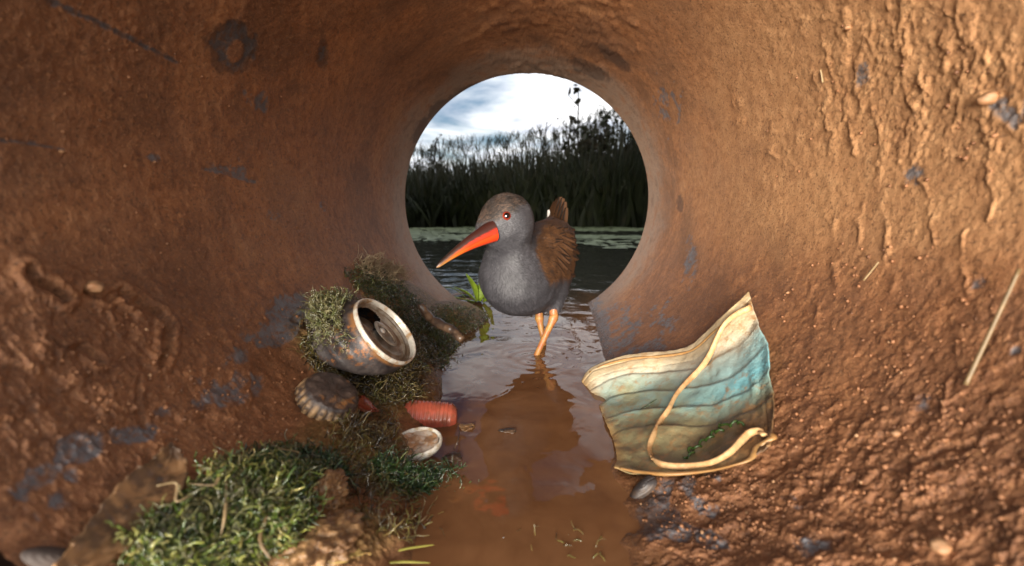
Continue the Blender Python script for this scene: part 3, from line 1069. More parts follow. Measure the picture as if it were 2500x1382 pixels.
# fine barbs lying over the body
rng = np.random.default_rng(5)
tri = bf
area = np.linalg.norm(np.cross(bv[tri[:, 2]] - bv[tri[:, 0]], bv[tri[:, 3]] - bv[tri[:, 1]]), axis=1)
nb_ = 70000
fi = rng.choice(len(tri), nb_, p=area / area.sum())
uv = rng.random((nb_, 2))
q = bv[tri[fi]]
pt = (q[:, 0] * (1 - uv[:, :1]) + q[:, 1] * uv[:, :1]) * (1 - uv[:, 1:]) + (q[:, 3] * (1 - uv[:, :1]) + q[:, 2] * uv[:, :1]) * uv[:, 1:]
nr_ = bnr[tri[fi, 0]]
hd = np.linalg.norm(pt - np.array(HEAD), axis=1)
toh = sstep(0.045, 0.025, hd)[:, None]
flow = (1 - toh) * (np.array(bl) * 0.75 + np.array([0, 0, -0.65])) + toh * (-np.array(hf) * 1.0 + np.array([0.1, 0.1, -0.35]))
tg = flow - nr_ * np.sum(flow * nr_, 1)[:, None] + 0.16 * rng.normal(size=pt.shape)
tg -= nr_ * np.sum(tg * nr_, 1)[:, None]
tg /= np.linalg.norm(tg, axis=1)[:, None] + 1e-9
ln = (0.0030 + 0.0032 * rng.random(nb_)) * (0.55 + 0.45 * sstep(0.02, 0.05, hd))
wd = 0.00016 + 0.00012 * rng.random(nb_)
sd = np.cross(nr_, tg)
P0 = pt - nr_ * 0.0002
P1 = pt + tg * (ln * 0.55)[:, None] + nr_ * (ln * 0.20)[:, None]
P2 = pt + tg * ln[:, None] + nr_ * (ln * 0.10)[:, None]
v = np.stack([P0 - sd * wd[:, None], P0 + sd * wd[:, None], P1 + sd * (wd * 0.8)[:, None], P1 - sd * (wd * 0.8)[:, None], P2 + sd * (wd * 0.15)[:, None], P2 - sd * (wd * 0.15)[:, None]], 1).reshape(-1, 3)
k6 = np.arange(nb_)[:, None] * 6
f = np.vstack([k6 + np.array([[0, 1, 2, 3]]), k6 + np.array([[3, 2, 4, 5]])])
me = np_mesh("plumage", v, f)
cv, kv = bird_masks(pt)
attr(me, "crown", np.repeat(cv, 6)); attr(me, "back", np.repeat(kv, 6)); attr(me, "tone", np.repeat(np.clip(0.65 * rng.random(nb_) + 0.175 + 0.45 * fbm(pt, 140, 3, 12), 0, 1), 6))
m_barb, t, b = material("feather_barbs")
tone = attribute(t, "tone")
g = ramp(t, tone, [(0.0, (0.019, 0.018, 0.021)), (0.55, (0.034, 0.032, 0.037)), (1.0, (0.056, 0.053, 0.060))])
br = ramp(t, tone, [(0.0, (0.012, 0.006, 0.004)), (0.5, (0.060, 0.025, 0.009)), (1.0, (0.12, 0.052, 0.018))])
cw = ramp(t, tone, [(0.0, (0.006, 0.004, 0.003)), (0.45, (0.012, 0.008, 0.006)), (0.62, (0.060, 0.034, 0.022)), (1.0, (0.105, 0.066, 0.046))])
k = mix(t, attribute(t, "back"), mix(t, attribute(t, "crown"), g, cw), br)
L(t, k, b.inputs["Base Color"]); b.inputs["Roughness"].default_value = 0.6
o = part("plumage", me, m_barb, rail); o["kind"] = "stuff"

# contour feathers of back and wings
def feather_mesh(length, width, curl):
    nu, nv = 8, 5
    v, uu, ww = [], [], []
    for i in range(nu):
        s = i / (nu - 1)
        w = width * (math.sin(math.pi * (0.12 + 0.80 * s) ** 0.8)) ** 0.7
        for j in range(nv):
            q = j / (nv - 1) * 2 - 1
            v.append((s * length, q * w * 0.5, -0.22 * width * q * q + curl * length * (s - s * s * 1.6)))
            uu.append(s); ww.append(abs(q))
    me = np_mesh("feather", np.array(v), grid_faces(nu, nv))
    attr(me, "along", uu); attr(me, "across", ww)
    return me


m_fea, t, b = material("back_feather")
c = coords(t)
al, ac = attribute(t, "along"), attribute(t, "across")
cen = math_node(t, "ADD", ac, math_node(t, "MULTIPLY", noise(t, c, 900, 3), 0.45))
k = ramp(t, cen, [(0.40, (0.010, 0.006, 0.004)), (0.62, (0.050, 0.020, 0.007)), (1.0, (0.048, 0.020, 0.007))])
L(t, k, b.inputs["Base Color"]); b.inputs["Roughness"].default_value = 0.75; b.inputs["Specular IOR Level"].default_value = 0.2
wv = N(t, "ShaderNodeTexWave", i_Scale=900.0, i_Distortion=1.5); L(t, c, wv.inputs["Vector"])
L(t, bump(t, wv.outputs[1], 0.4, 0.0002), b.inputs["Normal"])
fm = feather_mesh(0.0185, 0.0080, 0.05); fm.materials.append(m_fea)
fm2 = feather_mesh(0.036, 0.0085, 0.04); fm2.materials.append(m_fea)
cand = np.where((back_v > 0.9))[0]
rng = np.random.default_rng(11)
rng.shuffle(cand)
chosen = []
for i in cand:
    if all(np.sum((bv[i] - bv[j]) ** 2) > 0.0052 ** 2 for j in chosen):
        chosen.append(i)
    if len(chosen) > 190:
        break
s_all = (bv - np.array(BREAST)) @ np.array(bl)
chosen.sort(key=lambda i: -s_all[i])
for i in chosen:
    n_ = Vector(bnr[i])
    fl = bl * 0.85 + Vector((0, 0, -0.55))
    tg_ = (fl - n_ * fl.dot(n_)).normalized()
    tg_ = (tg_ + n_ * 0.05 + 0.07 * Vector(rng.normal(size=3))).normalized()
    sd_ = n_.cross(tg_).normalized()
    nn = tg_.cross(sd_)
    M = Matrix((tg_, sd_, nn)).transposed().to_4x4()
    o = obj("feather", fm, None, rail)
    sc_ = 0.75 + 0.4 * rng.random()
    o.matrix_local = Matrix.Translation(Vector(bv[i]) - n_ * 0.0012 + n_ * 0.0004 * rng.random() - rail.location) @ M @ Matrix.Diagonal((sc_, sc_, 1, 1))
# folded flight feathers along the wing edge we can see
for k_ in range(7):
    p0, n_ = bird_hit(1366 - 2 * k_, 560 + 13 * k_)
    if p0 is None: continue
    fl = bl * 0.55 + Vector((0, 0, -0.75)) + Vector((0.02 * k_, 0, 0))
    tg_ = (fl - n_ * fl.dot(n_)).normalized()
    sd_ = n_.cross(tg_).normalized(); nn = tg_.cross(sd_)
    o = obj("flight_feather", fm2, None, rail)
    o.matrix_local = Matrix.Translation(p0 + n_ * 0.0008 - rail.location) @ Matrix((tg_, sd_, nn)).transposed().to_4x4() @ Matrix.Diagonal((0.55, 0.6, 1, 1))

# cocked tail: a small fan
tb = P(1352, 556, 0.520)
for k_, (px, py, wdt) in enumerate(((1352, 494, 0.011), (1358, 487, 0.012), (1364, 481, 0.013), (1370, 484, 0.013), (1376, 492, 0.012), (1380, 506, 0.010))):
    tip = P(px, py, 0.540 - 0.006 * k_)
    base_ = tb + Vector((0.003 * (k_ - 2.5), -0.001 * k_, -0.006))
    ax = (tip - base_)
    le = ax.length
    ax.normalize()
    sd_ = Vector((1, 0.5, 0)); sd_ = (sd_ - ax * sd_.dot(ax)).normalized()
    nn = ax.cross(sd_)
    o = obj("tail_feather", feather_mesh(le, wdt, 0.05), m_fea, rail)
    o.matrix_local = Matrix.Translation(base_ - rail.location) @ Matrix((ax, sd_, nn)).transposed().to_4x4()
m_white = simple_mat("white_feather", (0.42, 0.40, 0.37), 0.7, 0.12, 600, 0.0002)
for k_, (px, py) in enumerate(((1338, 514),)):
    tip = P(px, py, 0.530); base_ = P(1345, 556, 0.519)
    ax = (tip - base_); le = ax.length; ax.normalize()
    sd_ = Vector((1, 0.2, 0)); sd_ = (sd_ - ax * sd_.dot(ax)).normalized(); nn = ax.cross(sd_)
    o = obj("undertail_feather", feather_mesh(le, 0.006, 0.05), m_white, rail)
    o.matrix_local = Matrix.Translation(base_ - rail.location) @ Matrix((ax, sd_, nn)).transposed().to_4x4()

# bill: two mandibles, meeting along a gape line
def mandible(name, upper):
    nu, nv = 26, 11
    v, a1, a2 = [], [], []
    L0 = (BILL1 - BILL0).length
    base0 = BILL0 - fwd * 0.0035
    for i in range(nu):
        s = i / (nu - 1)
        hgt = (0.0080 * (1 - s) ** 1.15 + 0.0017) * (1.05 if upper else 0.78)
        wid = (0.0062 * (1 - s) ** 1.1 + 0.0013)
        if s > 0.93:
            e = math.sqrt(max(0.0, 1 - ((s - 0.93) / 0.07) ** 2)); hgt *= 0.25 + 0.75 * e; wid *= 0.25 + 0.75 * e
        ctr = base0 + fwd * (s * (L0 + 0.0035)) - hu * (0.0022 * s * s) + hu * (0.0016 * math.sin(s * math.pi))
        for j in range(nv):
            a_ = math.pi * j / (nv - 1)
            y_ = math.cos(a_) * wid
            z_ = math.sin(a_) ** 0.8 * hgt * (1 if upper else -1) + (0.00010 if upper else -0.00010)
            v.append(ctr + hs * y_ + hu * z_); a1.append(s); a2.append(math.sin(a_))
    v = np.array([list(x) for x in v])
    f = grid_faces(nu, nv)
    me = np_mesh(name, v, f if upper else f[:, ::-1])
    attr(me, "along", a1); attr(me, "ridge", a2)
    return me


for nm, up in (("upper_mandible", True), ("lower_mandible", False)):
    m, t, b = material("bill_" + nm)
    c = coords(t)
    al, rd = attribute(t, "along"), attribute(t, "ridge")
    st = N(t, "ShaderNodeMapping"); st.inputs["Rotation"].default_value = (0, 0.5, 0.3); st.inputs["Scale"].default_value = (60, 400, 500); L(t, c, st.inputs[0])
    ns = noise(t, st.outputs[0], 1.0, 4, 0.6)
    al2 = math_node(t, "ADD", al, math_node(t, "MULTIPLY", math_node(t, "SUBTRACT", ns, 0.5), 0.16))
    if up:
        k = ramp(t, al2, [(0.0, (0.46, 0.020, 0.004)), (0.42, (0.50, 0.026, 0.004)), (0.62, (0.40, 0.060, 0.010)), (0.80, (0.22, 0.075, 0.024)), (1.0, (0.24, 0.11, 0.05))])
        dk = math_node(t, "ADD", rd, math_node(t, "MULTIPLY", math_node(t, "SUBTRACT", ns, 0.5), 0.25))
        k = mix(t, ramp(t, dk, [(0.10, (0, 0, 0)), (0.42, (0.97, 0.97, 0.97))]), k, (0.016, 0.007, 0.005))
    else:
        k = ramp(t, al2, [(0.0, (0.52, 0.035, 0.005)), (0.45, (0.54, 0.050, 0.006)), (0.7, (0.50, 0.13, 0.015)), (0.9, (0.36, 0.17, 0.05)), (1.0, (0.30, 0.16, 0.07))])
    L(t, k, b.inputs["Base Color"]); b.inputs["Roughness"].default_value = 0.42
    b.inputs["Subsurface Weight"].default_value = 0.0
    L(t, bump(t, ns, 0.35, 0.0004), b.inputs["Normal"])
    part(nm, mandible(nm, up), m, rail)
m_gape = simple_mat("gape_skin", (0.025, 0.018, 0.016), 0.5, 0.3, 900, 0.0003)
for sgn in (-1, 1):
    pts = [BILL0 + fwd * (-0.0035 + 0.003 * k_) + hs * sgn * (0.0068 - 0.0002 * k_) + hu * (0.0006 * math.sin(2 * k_)) for k_ in range(3)]
    part("gape", tube_mesh("gape", smooth_path(pts, 8), np.array([0.0002, 0.0005, 0.0006, 0.0006, 0.0006, 0.0005, 0.0003, 0.0001]), 6), m_gape, rail)

# eyes: red iris, black pupil, lid ring
m_iris, t, b = material("iris")
c = coords(t)
gd = N(t, "ShaderNodeSeparateXYZ"); L(t, c, gd.inputs[0])
rr_ = math_node(t, "SQRT", math_node(t, "ADD", math_node(t, "POWER", gd.outputs[0], 2.0), math_node(t, "POWER", gd.outputs[1], 2.0)))
L(t, ramp(t, math_node(t, "MULTIPLY", rr_, 250.0), [(0.55, (0.003, 0.002, 0.002)), (0.60, (0.14, 0.012, 0.006)), (0.75, (0.20, 0.026, 0.012)), (0.92, (0.05, 0.01, 0.008))]), b.inputs["Base Color"])
b.inputs["Roughness"].default_value = 0.04; b.inputs["Coat Weight"].default_value = 1.0; b.inputs["Coat Roughness"].default_value = 0.02
m_lid = simple_mat("eye_lid", (0.075, 0.026, 0.020), 0.55, 0.3, 1200, 0.0002)
ep, en = bird_hit(1237, 527)
loc = ep - HEAD
lx, ly, lz = loc.dot(hf), loc.dot(hs), loc.dot(hu)
for sgn in (1, -1):
    pos = HEAD + hf * lx + hs * (ly * sgn) + hu * lz
    nd = Vector((en.dot(hf), en.dot(hs) * sgn, en.dot(hu)))
    nw = (hf * nd.x + hs * nd.y + hu * nd.z).normalized()
    sv, sf = revolve([(0.0039 * math.sin(a_), 0.0039 * math.cos(a_)) for a_ in np.linspace(0.001, 2.0, 14)], 28)
    M = frame(nw)
    eo = obj("eye", np_mesh("eye", sv, sf), m_iris, rail)
    eo.matrix_local = Matrix.Translation(pos - nw * 0.0016 - rail.location) @ Matrix(M.T.tolist()).to_4x4()
    a_ = np.linspace(0, 2 * math.pi, 33)
    ring = np.stack([0.0036 * np.cos(a_), 0.0036 * np.sin(a_), np.full(33, 0.0015 - 0.0014)], -1)
    rv, rf = revolve([(0.0037 + 0.0004 * math.cos(q_), 0.0012 + 0.0004 * math.sin(q_)) for q_ in np.linspace(0, 2 * math.pi, 9)], 30)
    obj("eyelid", np_mesh("eyelid", rv, rf), m_lid, eo)

# legs: tapered shank with a knobbly joint, long toes on the bed under the water
m_leg = simple_mat("leg_skin", (0.36, 0.175, 0.048), 0.42, 0.25, 700, 0.0005, dirt=(0.33, 0.11, 0.04), dirt_scale=160)
for (top, joint, foot) in ((THIGH_A + Vector((0, 0, 0.004)), P(1351, 777, 0.424), P(1308, 872, 0.411)), (THIGH_B + Vector((0, 0, 0.004)), P(1317, 778, 0.449), P(1327, 836, 0.444))):
    fb = floor_below(foot + Vector((-0.004, -0.006, 0)))
    ank = Vector((foot.x - 0.004, foot.y - 0.006, fb.z + 0.0035))
    pts = smooth_path([top, top * 0.4 + joint * 0.6, joint, joint * 0.6 + foot * 0.4, foot, ank], 30)
    rad_ = np.interp(np.linspace(0, 1, 30), [0, 0.25, 0.40, 0.5, 0.75, 0.95, 1], [0.0050, 0.0040, 0.0047, 0.0033, 0.0028, 0.0036, 0.0034])
    lg = part("leg", tube_mesh("leg", pts, rad_, 12), m_leg, rail)
    for ang_, ln_ in ((-0.5, 0.032), (0.0, 0.036), (0.5, 0.031), (3.3, 0.014)):
        dv = Vector((-0.35 + 0.0, -0.94, 0)); dv.rotate(Euler((0, 0, ang_)))
        tp = []
        for s in (0, 0.35, 0.7, 1.0):
            q_ = ank + dv * ln_ * s
            z_ = floor_below(q_).z
            tp.append((q_.x, q_.y, max(z_ + 0.002, min(ank.z, z_ + 0.004)) if s else ank.z))
        part("toe", tube_mesh("toe", smooth_path(tp, 10), np.linspace(0.0022, 0.0008, 10), 8), m_leg, lg)

# ================================================================== THE DRINK CAN
can_c = P(943, 806, 0.276)
_v = can_c.normalized()
_s = Vector((0.77, 0, 0.64)); _s = (_s - _v * _s.dot(_v)).normalized()
can_n = _s * math.sin(math.radians(63)) - _v * math.cos(math.radians(63))
CM = frame(can_n, (0.64, 0, -0.77))            # local x runs down the lid's long axis
can = thing("drink_can", "rusty crushed drink can with an opened lid, half buried in moss", "can", floor_below(can_c - can_n * 0.03))
RC = 0.0250


def place(v, c0=can_c, M=CM):
    return np.asarray(v) @ M + np.array(c0)


# body: neck, shoulder, then dented sheet running back into the silt
na, nz = 72, 26
a = np.linspace(0, 2 * math.pi, na, endpoint=False)
zz = np.linspace(0.0, 1.0, nz)
prof_r = np.interp(zz, [0, 0.06, 0.14, 0.34, 0.6, 0.85, 1.0], [RC * 0.985, RC * 0.985, RC * 1.02, RC * 1.19, RC * 1.16, RC * 1.0, RC * 0.85])
prof_z = -0.031 * zz - 0.0016
A_, Z_ = np.meshgrid(a, np.arange(nz), indexing="ij")
r_ = prof_r[Z_]
dent = 0.0045 * np.cos(3 * A_ + 1.0 + 3 * zz[Z_]) * sstep(0.25, 0.9, zz[Z_]) - 0.005 * np.exp(-((A_ - 3.4) / 0.5) ** 2 - ((zz[Z_] - 0.6) / 0.25) ** 2)
r_ = r_ + dent
v = np.stack([r_ * np.cos(A_), r_ * np.sin(A_), prof_z[Z_]], -1).reshape(-1, 3)
v[:, 0] += 0.72 * np.minimum(v[:, 2] + 0.004, 0)          # the crushed body is bent away from the lid
m_can, t, b = material("corroded_can_paint")
c = coords(t)
k = ramp(t, noise(t, c, 70, 6, 0.65), [(0.32, (0.016, 0.013, 0.014)), (0.50, (0.050, 0.040, 0.038)), (0.66, (0.11, 0.088, 0.078)), (0.8, (0.05, 0.030, 0.024))])
rs = ramp(t, noise(t, c, 260, 6, 0.7), [(0.50, (0, 0, 0)), (0.60, (1, 1, 1))])
rs2 = ramp(t, noise(t, c, 55, 3, 0.5), [(0.50, (0, 0, 0)), (0.60, (1, 1, 1))])
k = mix(t, math_node(t, "MULTIPLY", rs, rs2), k, (0.26, 0.095, 0.024))
edge = math_node(t, "MULTIPLY", ramp(t, attribute(t, "along"), [(0.0, (1, 1, 1)), (0.07, (0.8, 0.8, 0.8)), (0.13, (0, 0, 0))]), ramp(t, noise(t, c, 120, 4), [(0.36, (0, 0, 0)), (0.5, (1, 1, 1))]))
k = mix(t, edge, k, (0.20, 0.085, 0.025))
L(t, k, b.inputs["Base Color"]); b.inputs["Roughness"].default_value = 0.45; b.inputs["Metallic"].default_value = 0.15
L(t, bump(t, noise(t, c, 300, 5, 0.7), 0.5, 0.0006), b.inputs["Normal"])
me = np_mesh("can_body", place(v), grid_faces(na, nz, wrap_u=True)[:, ::-1])
attr(me, "along", np.tile(zz, na))
cb = part("can_body", me, m_can, can)
# bottom, dished
bv_, bf_ = revolve([(RC * 0.80, -0.0390), (RC * 0.66, -0.0405), (RC * 0.5, -0.036), (RC * 0.2, -0.034), (0.0001, -0.0335)], 40)
bv_[:, 2] += 0.007
bv_[:, 0] += 0.72 * (bv_[:, 2] + 0.004)
part("can_base", np_mesh("can_base", place(bv_), bf_), m_can, can)
m_alu = simple_mat("dirty_aluminium", (0.36, 0.33, 0.28), 0.40, 0.18, 260, 0.0002, metallic=0.55, dirt=(0.20, 0.15, 0.10), dirt_amt=0.62, dirt_scale=70)
m_rim = simple_mat("dull_rim", (0.56, 0.52, 0.45), 0.42, 0.15, 300, 0.0002, metallic=0.35, dirt=(0.36, 0.20, 0.08), dirt_amt=0.38, dirt_scale=110)
# lid panel with the mouth cut out: a polar grid in which the cells of the opening are left away
nr_l, na_l = 40, 120
rr_ = np.linspace(0.0004, RC * 0.935, nr_l)
aa = np.linspace(0, 2 * math.pi, na_l, endpoint=False)
A_, R_ = np.meshgrid(aa, rr_, indexing="ij")
x, y = R_ * np.cos(A_), R_ * np.sin(A_)
# local axes: x along the long axis (down right), so the mouth sits toward -x
mouth = 1 - np.sqrt(((x + 0.0125) / 0.0088) ** 2 + ((y - 0.0005) / 0.0105) ** 2)
zl = np.full_like(x, -0.0036)
zl += 0.0010 * sstep(RC * 0.86, RC * 0.93, R_) - 0.0012 * np.exp(-((R_ - RC * 0.855) / 0.0009) ** 2)
bead = np.abs(np.sqrt(((x - 0.002) / 1.25) ** 2 + y ** 2) - 0.0125)
zl += 0.0006 * np.exp(-(bead / 0.0008) ** 2) + 0.0006 * np.exp(-((mouth + 0.10) / 0.07) ** 2)
zl += -0.0008 * sstep(0.0115, 0.008, np.hypot((x - 0.004) / 1.3, y))
v = np.stack([x, y, zl], -1).reshape(-1, 3)
f = grid_faces(na_l, nr_l, wrap_u=True)
keep = mouth.reshape(-1)[f].max(1) < 0.02
lid = part("lid", np_mesh("lid", place(v), f[keep]), m_alu, can)
# the pushed-in mouth flap
fv, ff_ = [], []
for i in range(9):
    for j in range(9):
        u_, w_ = i / 8 * 2 - 1, j / 8 * 2 - 1
        q = math.sqrt(max(1e-6, 1 - 0.5 * w_ * w_)), math.sqrt(max(1e-6, 1 - 0.5 * u_ * u_))
        fx, fy = u_ * q[0] * 0.0078, w_ * q[1] * 0.0095
        fv.append((-0.0135 + fx, fy, -0.0115 + 0.62 * (fx + 0.0078) * 0.6 - 0.0015))
part("mouth_flap", np_mesh("mouth_flap", place(np.array(fv)), grid_faces(9, 9)), m_alu, lid)
# chime: rolled rim and the wall down to the panel
pr = [(RC * 0.928, -0.0030), (RC * 0.935, -0.0024), (RC * 0.94, -0.0006), (RC * 0.948, 0.0004), (RC * 0.965, 0.0012), (RC * 0.99, 0.0010), (RC * 1.005, 0.0000), (RC * 1.005, -0.0016), (RC * 0.985, -0.0022)]
rv, rf = revolve(pr, 96)
rv[:, 2] += 0.0004 * np.sin(np.arctan2(rv[:, 1], rv[:, 0]) * 2)
part("rim", np_mesh("rim", place(rv), rf), m_rim, can)
# pull tab: two-holed ring plate with a rivet
tu, tw = 44, 10
tv = []
for i in range(tu):
    a_ = 2 * math.pi * i / tu
    for j in range(tw):
        q_ = 2 * math.pi * j / tw
        ox, oy = 0.0102 * math.cos(a_), 0.0068 * math.sin(a_)
        nrm = Vector((math.cos(a_) / 0.0102, math.sin(a_) / 0.0068, 0)).normalized()
        wdt = 0.0024 if math.cos(a_) > -0.2 else 0.0034
        tv.append((ox - nrm.x * wdt * (0.5 - 0.5 * math.cos(q_)) + 0.0015, oy - nrm.y * wdt * (0.5 - 0.5 * math.cos(q_)), -0.0024 + 0.0006 * math.sin(q_) + 0.0005))
tab = part("pull_tab", np_mesh("pull_tab", place(np.array(tv)), np.vstack([grid_faces(tu, tw, wrap_u=True), np.array([[i * tw + tw - 1, ((i + 1) % tu) * tw + tw - 1, ((i + 1) % tu) * tw, i * tw] for i in range(tu)])])), m_alu, can)
wv_ = []
for i in range(13):
    for j in range(13):
        wv_.append((-0.0062 + i / 12 * 0.0105, (j / 12 * 2 - 1) * 0.0046 * math.cos((i / 12 - 0.4) * 1.1), -0.0025 + 0.0002 * math.sin(i)))
part("tab_web", np_mesh("tab_web", place(np.array(wv_)), grid_faces(13, 13)), m_alu, tab)
rv, rf = revolve([(0.0001, 0.0), (0.0014, -0.0001), (0.0020, -0.0006), (0.0022, -0.0012)], 20)
part("rivet", np_mesh("rivet", place(rv + np.array([-0.0012, 0, -0.0012])), rf), m_rim, tab)

# ================================================================== BOTTLE CAPS
def cap_mesh(radius, height, ribs, rib_d, seg, flare=0.0, dome=0.0006, noise_amp=0.0):
    """closed top, ribbed skirt, open below with an inner wall"""
    prof = [(0.0001, height + dome), (radius * 0.16, height + dome), (radius * 0.32, height + dome * 0.97), (radius * 0.46, height + dome * 0.93), (radius * 0.58, height + dome * 0.86), (radius * 0.69, height + dome * 0.75), (radius * 0.79, height + dome * 0.6), (radius * 0.88, height + dome * 0.4), (radius * 0.93, height + dome * 0.2), (radius * 0.97, height - 0.0007), (radius, height - 0.0022), (radius + flare * 0.5, height * 0.5), (radius + flare, 0.0004), (radius + flare - 0.0005, 0.0), (radius + flare - 0.0014, 0.0004), (radius - 0.0016, height * 0.5), (radius - 0.0022, height - 0.0024), (radius * 0.5, height - 0.0018), (0.0001, height - 0.0018)]
    a = np.linspace(0, 2 * math.pi, seg, endpoint=False)
    pr = np.array(prof)
    wgt = np.array([0, 0, 0, 0, 0, 0, 0, 0, 0, 0.0, 0.5, 1, 1, 1, 0.8, 0, 0, 0, 0])
    rb = rib_d * (np.abs(np.cos(a * ribs / 2)) ** 1.5)
    r = pr[None, :, 0] + rb[:, None] * wgt[None, :]
    v = np.stack([r * np.cos(a)[:, None], r * np.sin(a)[:, None], np.tile(pr[:, 1], (seg, 1))], -1).reshape(-1, 3)
    if noise_amp:
        v = v + noise_amp * fbm(v, 220, 3, 5)[:, None] * np.array([0.4, 0.4, 1.0])
    return v, grid_faces(seg, len(prof), wrap_u=True), np.tile(np.linspace(0, 1, len(prof)), seg), np.repeat(a, len(prof))


# dark crown cap with a crimped edge, lying on the mud left of the moss
cp, cn_ = hit(790, 992)
cn_ = (cn_ * 0.80 - cp.normalized() * 0.16 + Vector((0.12, 0, 0.16))).normalized()
cp = cp + cn_ * 0.0030
M = frame(cn_, (0.8, -0.3, -0.5))
v, f, sp, aa = cap_mesh(0.0152, 0.0085, 24, 0.0008, 192, 0.0014, 0.0012, 0.0009)
m_crown, t, b = material("corroded_crown_cap")
c = coords(t)
k = ramp(t, noise(t, c, 150, 6, 0.7), [(0.30, (0.012, 0.009, 0.009)), (0.52, (0.048, 0.034, 0.030)), (0.7, (0.12, 0.085, 0.068))])
k = mix(t, ramp(t, noise(t, c, 110, 5), [(0.60, (0, 0, 0)), (0.70, (0.9, 0.9, 0.9))]), k, (0.25, 0.11, 0.035))
k = mix(t, math_node(t, "MULTIPLY", attribute(t, "tooth"), ramp(t, noise(t, c, 210, 3), [(0.36, (0, 0, 0)), (0.52, (1, 1, 1))])), k, (0.48, 0.30, 0.15))
L(t, k, b.inputs["Base Color"]); b.inputs["Roughness"].default_value = 0.32
L(t, bump(t, noise(t, c, 330, 6, 0.7), 0.7, 0.0012), b.inputs["Normal"])
me = np_mesh("crimped_cap", v @ M, f)
attr(me, "tooth", (np.abs(np.cos(aa * 24 / 2)) ** 1.2) * sstep(0.50, 0.60, sp) * sstep(0.86, 0.76, sp))
o = obj("bottle_cap", me, m_crown); o.location = cp
tag(o, "dark corroded bottle cap with pale crimped teeth below the can", "bottle cap")

# salmon-pink ringed plastic cap lying on its side, half sunk at the water's edge
pc = on_plane(1046, 1020, H_WATER + 0.0015)
M = frame((0.97, 0.10, -0.10), (0, 0, 1))
prof = [(0.0002, -0.0175), (0.0060, -0.0175), (0.0085, -0.0168), (0.0098, -0.0150)]
nring = 11
for k_ in range(nring * 6 + 1):
    z_ = -0.0135 + 0.0290 * k_ / (nring * 6)
    rr_ = 0.0103 + 0.0006 * abs(math.sin(math.pi * k_ / 6)) ** 0.7
    rr_ *= 1 - 0.10 * max(0, (z_ - 0.006) / 0.0095) ** 2
    prof.append((rr_, z_))
prof += [(0.0082, 0.0170), (0.0064, 0.0182), (0.0002, 0.0186)]
v, f = revolve(prof, 56)
v = v + 0.0004 * fbm(v, 150, 3, 5)[:, None] * np.array([1, 1, 0.3])
m_pink = simple_mat("salmon_plastic", (0.46, 0.100, 0.058), 0.24, 0.2, 160, 0.0003, dirt=(0.30, 0.085, 0.045), dirt_amt=0.4, dirt_scale=110)
pk = thing("plastic_cap", "salmon pink ringed plastic cap lying on its side half sunk in the water", "plastic cap", pc)
obj("cap_barrel", np_mesh("cap_barrel", v @ M, f), m_pink, pk)
rv, rf = revolve([(0.0066 + 0.0011 * math.cos(q_), -0.0168 + 0.0011 * math.sin(q_)) for q_ in np.linspace(0, 2 * math.pi, 9)], 32)
m_pink2 = simple_mat("stained_salmon_end", (0.30, 0.105, 0.055), 0.3, 0.3, 200, 0.0003, dirt=(0.16, 0.085, 0.03), dirt_amt=0.4)
obj("end_ring", np_mesh("end_ring", rv @ M, rf), m_pink2, pk)

# white cap lying open side up, silt inside
wc = on_plane(1020, 1096, H_WATER + 0.004)
M = frame((-0.06, -0.10, 0.99), (1, 0.1, 0))
prof = [(0.0001, 0.0022), (0.006, 0.0021), (0.0104, 0.0024), (0.0120, 0.0040), (0.0124, 0.0052), (0.0129, 0.0056), (0.0135, 0.0052), (0.0138, 0.0040), (0.0134, 0.0020), (0.0120, 0.0003), (0.006, 0.0), (0.0001, 0.0)]
v, f = revolve(prof, 72)
v[:, 0] *= 1.0 + 0.03 * np.sin(np.arctan2(v[:, 1], v[:, 0]) * 2 + 1)
m_wcap = simple_mat("chalky_white_plastic", (0.62, 0.58, 0.50), 0.45, 0.12, 260, 0.0003, dirt=(0.36, 0.25, 0.14), dirt_amt=0.30, dirt_scale=150)
wcap = thing("white_cap", "small white cap lying open side up with brown silt inside", "bottle cap", wc)
o = obj("cap_shell", np_mesh("cap_shell", v @ M, f), m_wcap, wcap)
sr = np.linspace(0.0002, 0.0118, 14); sa = np.linspace(0, 2 * math.pi, 48, endpoint=False)
A_, R_ = np.meshgrid(sa, sr, indexing="ij")
v = np.stack([R_ * np.cos(A_), R_ * np.sin(A_), np.full_like(R_, 0.0040)], -1).reshape(-1, 3)
v[:, 2] += 0.0010 * fbm(v, 260, 4, 9) + 0.0006 * np.clip(vnoise(v, 420, 2), 0, 1)
m_silt = simple_mat("cap_silt", (0.42, 0.23, 0.115), 0.4, 0.35, 420, 0.0006, dirt=(0.62, 0.52, 0.42), dirt_amt=0.45, dirt_scale=170)
obj("silt_filling", np_mesh("silt_filling", v @ M, grid_faces(48, 14, wrap_u=True)), m_silt, wcap)

# ================================================================== THE FACE MASK
def at_wall(px, py, off):
    p, n = hit(px, py)
    return p + n * off


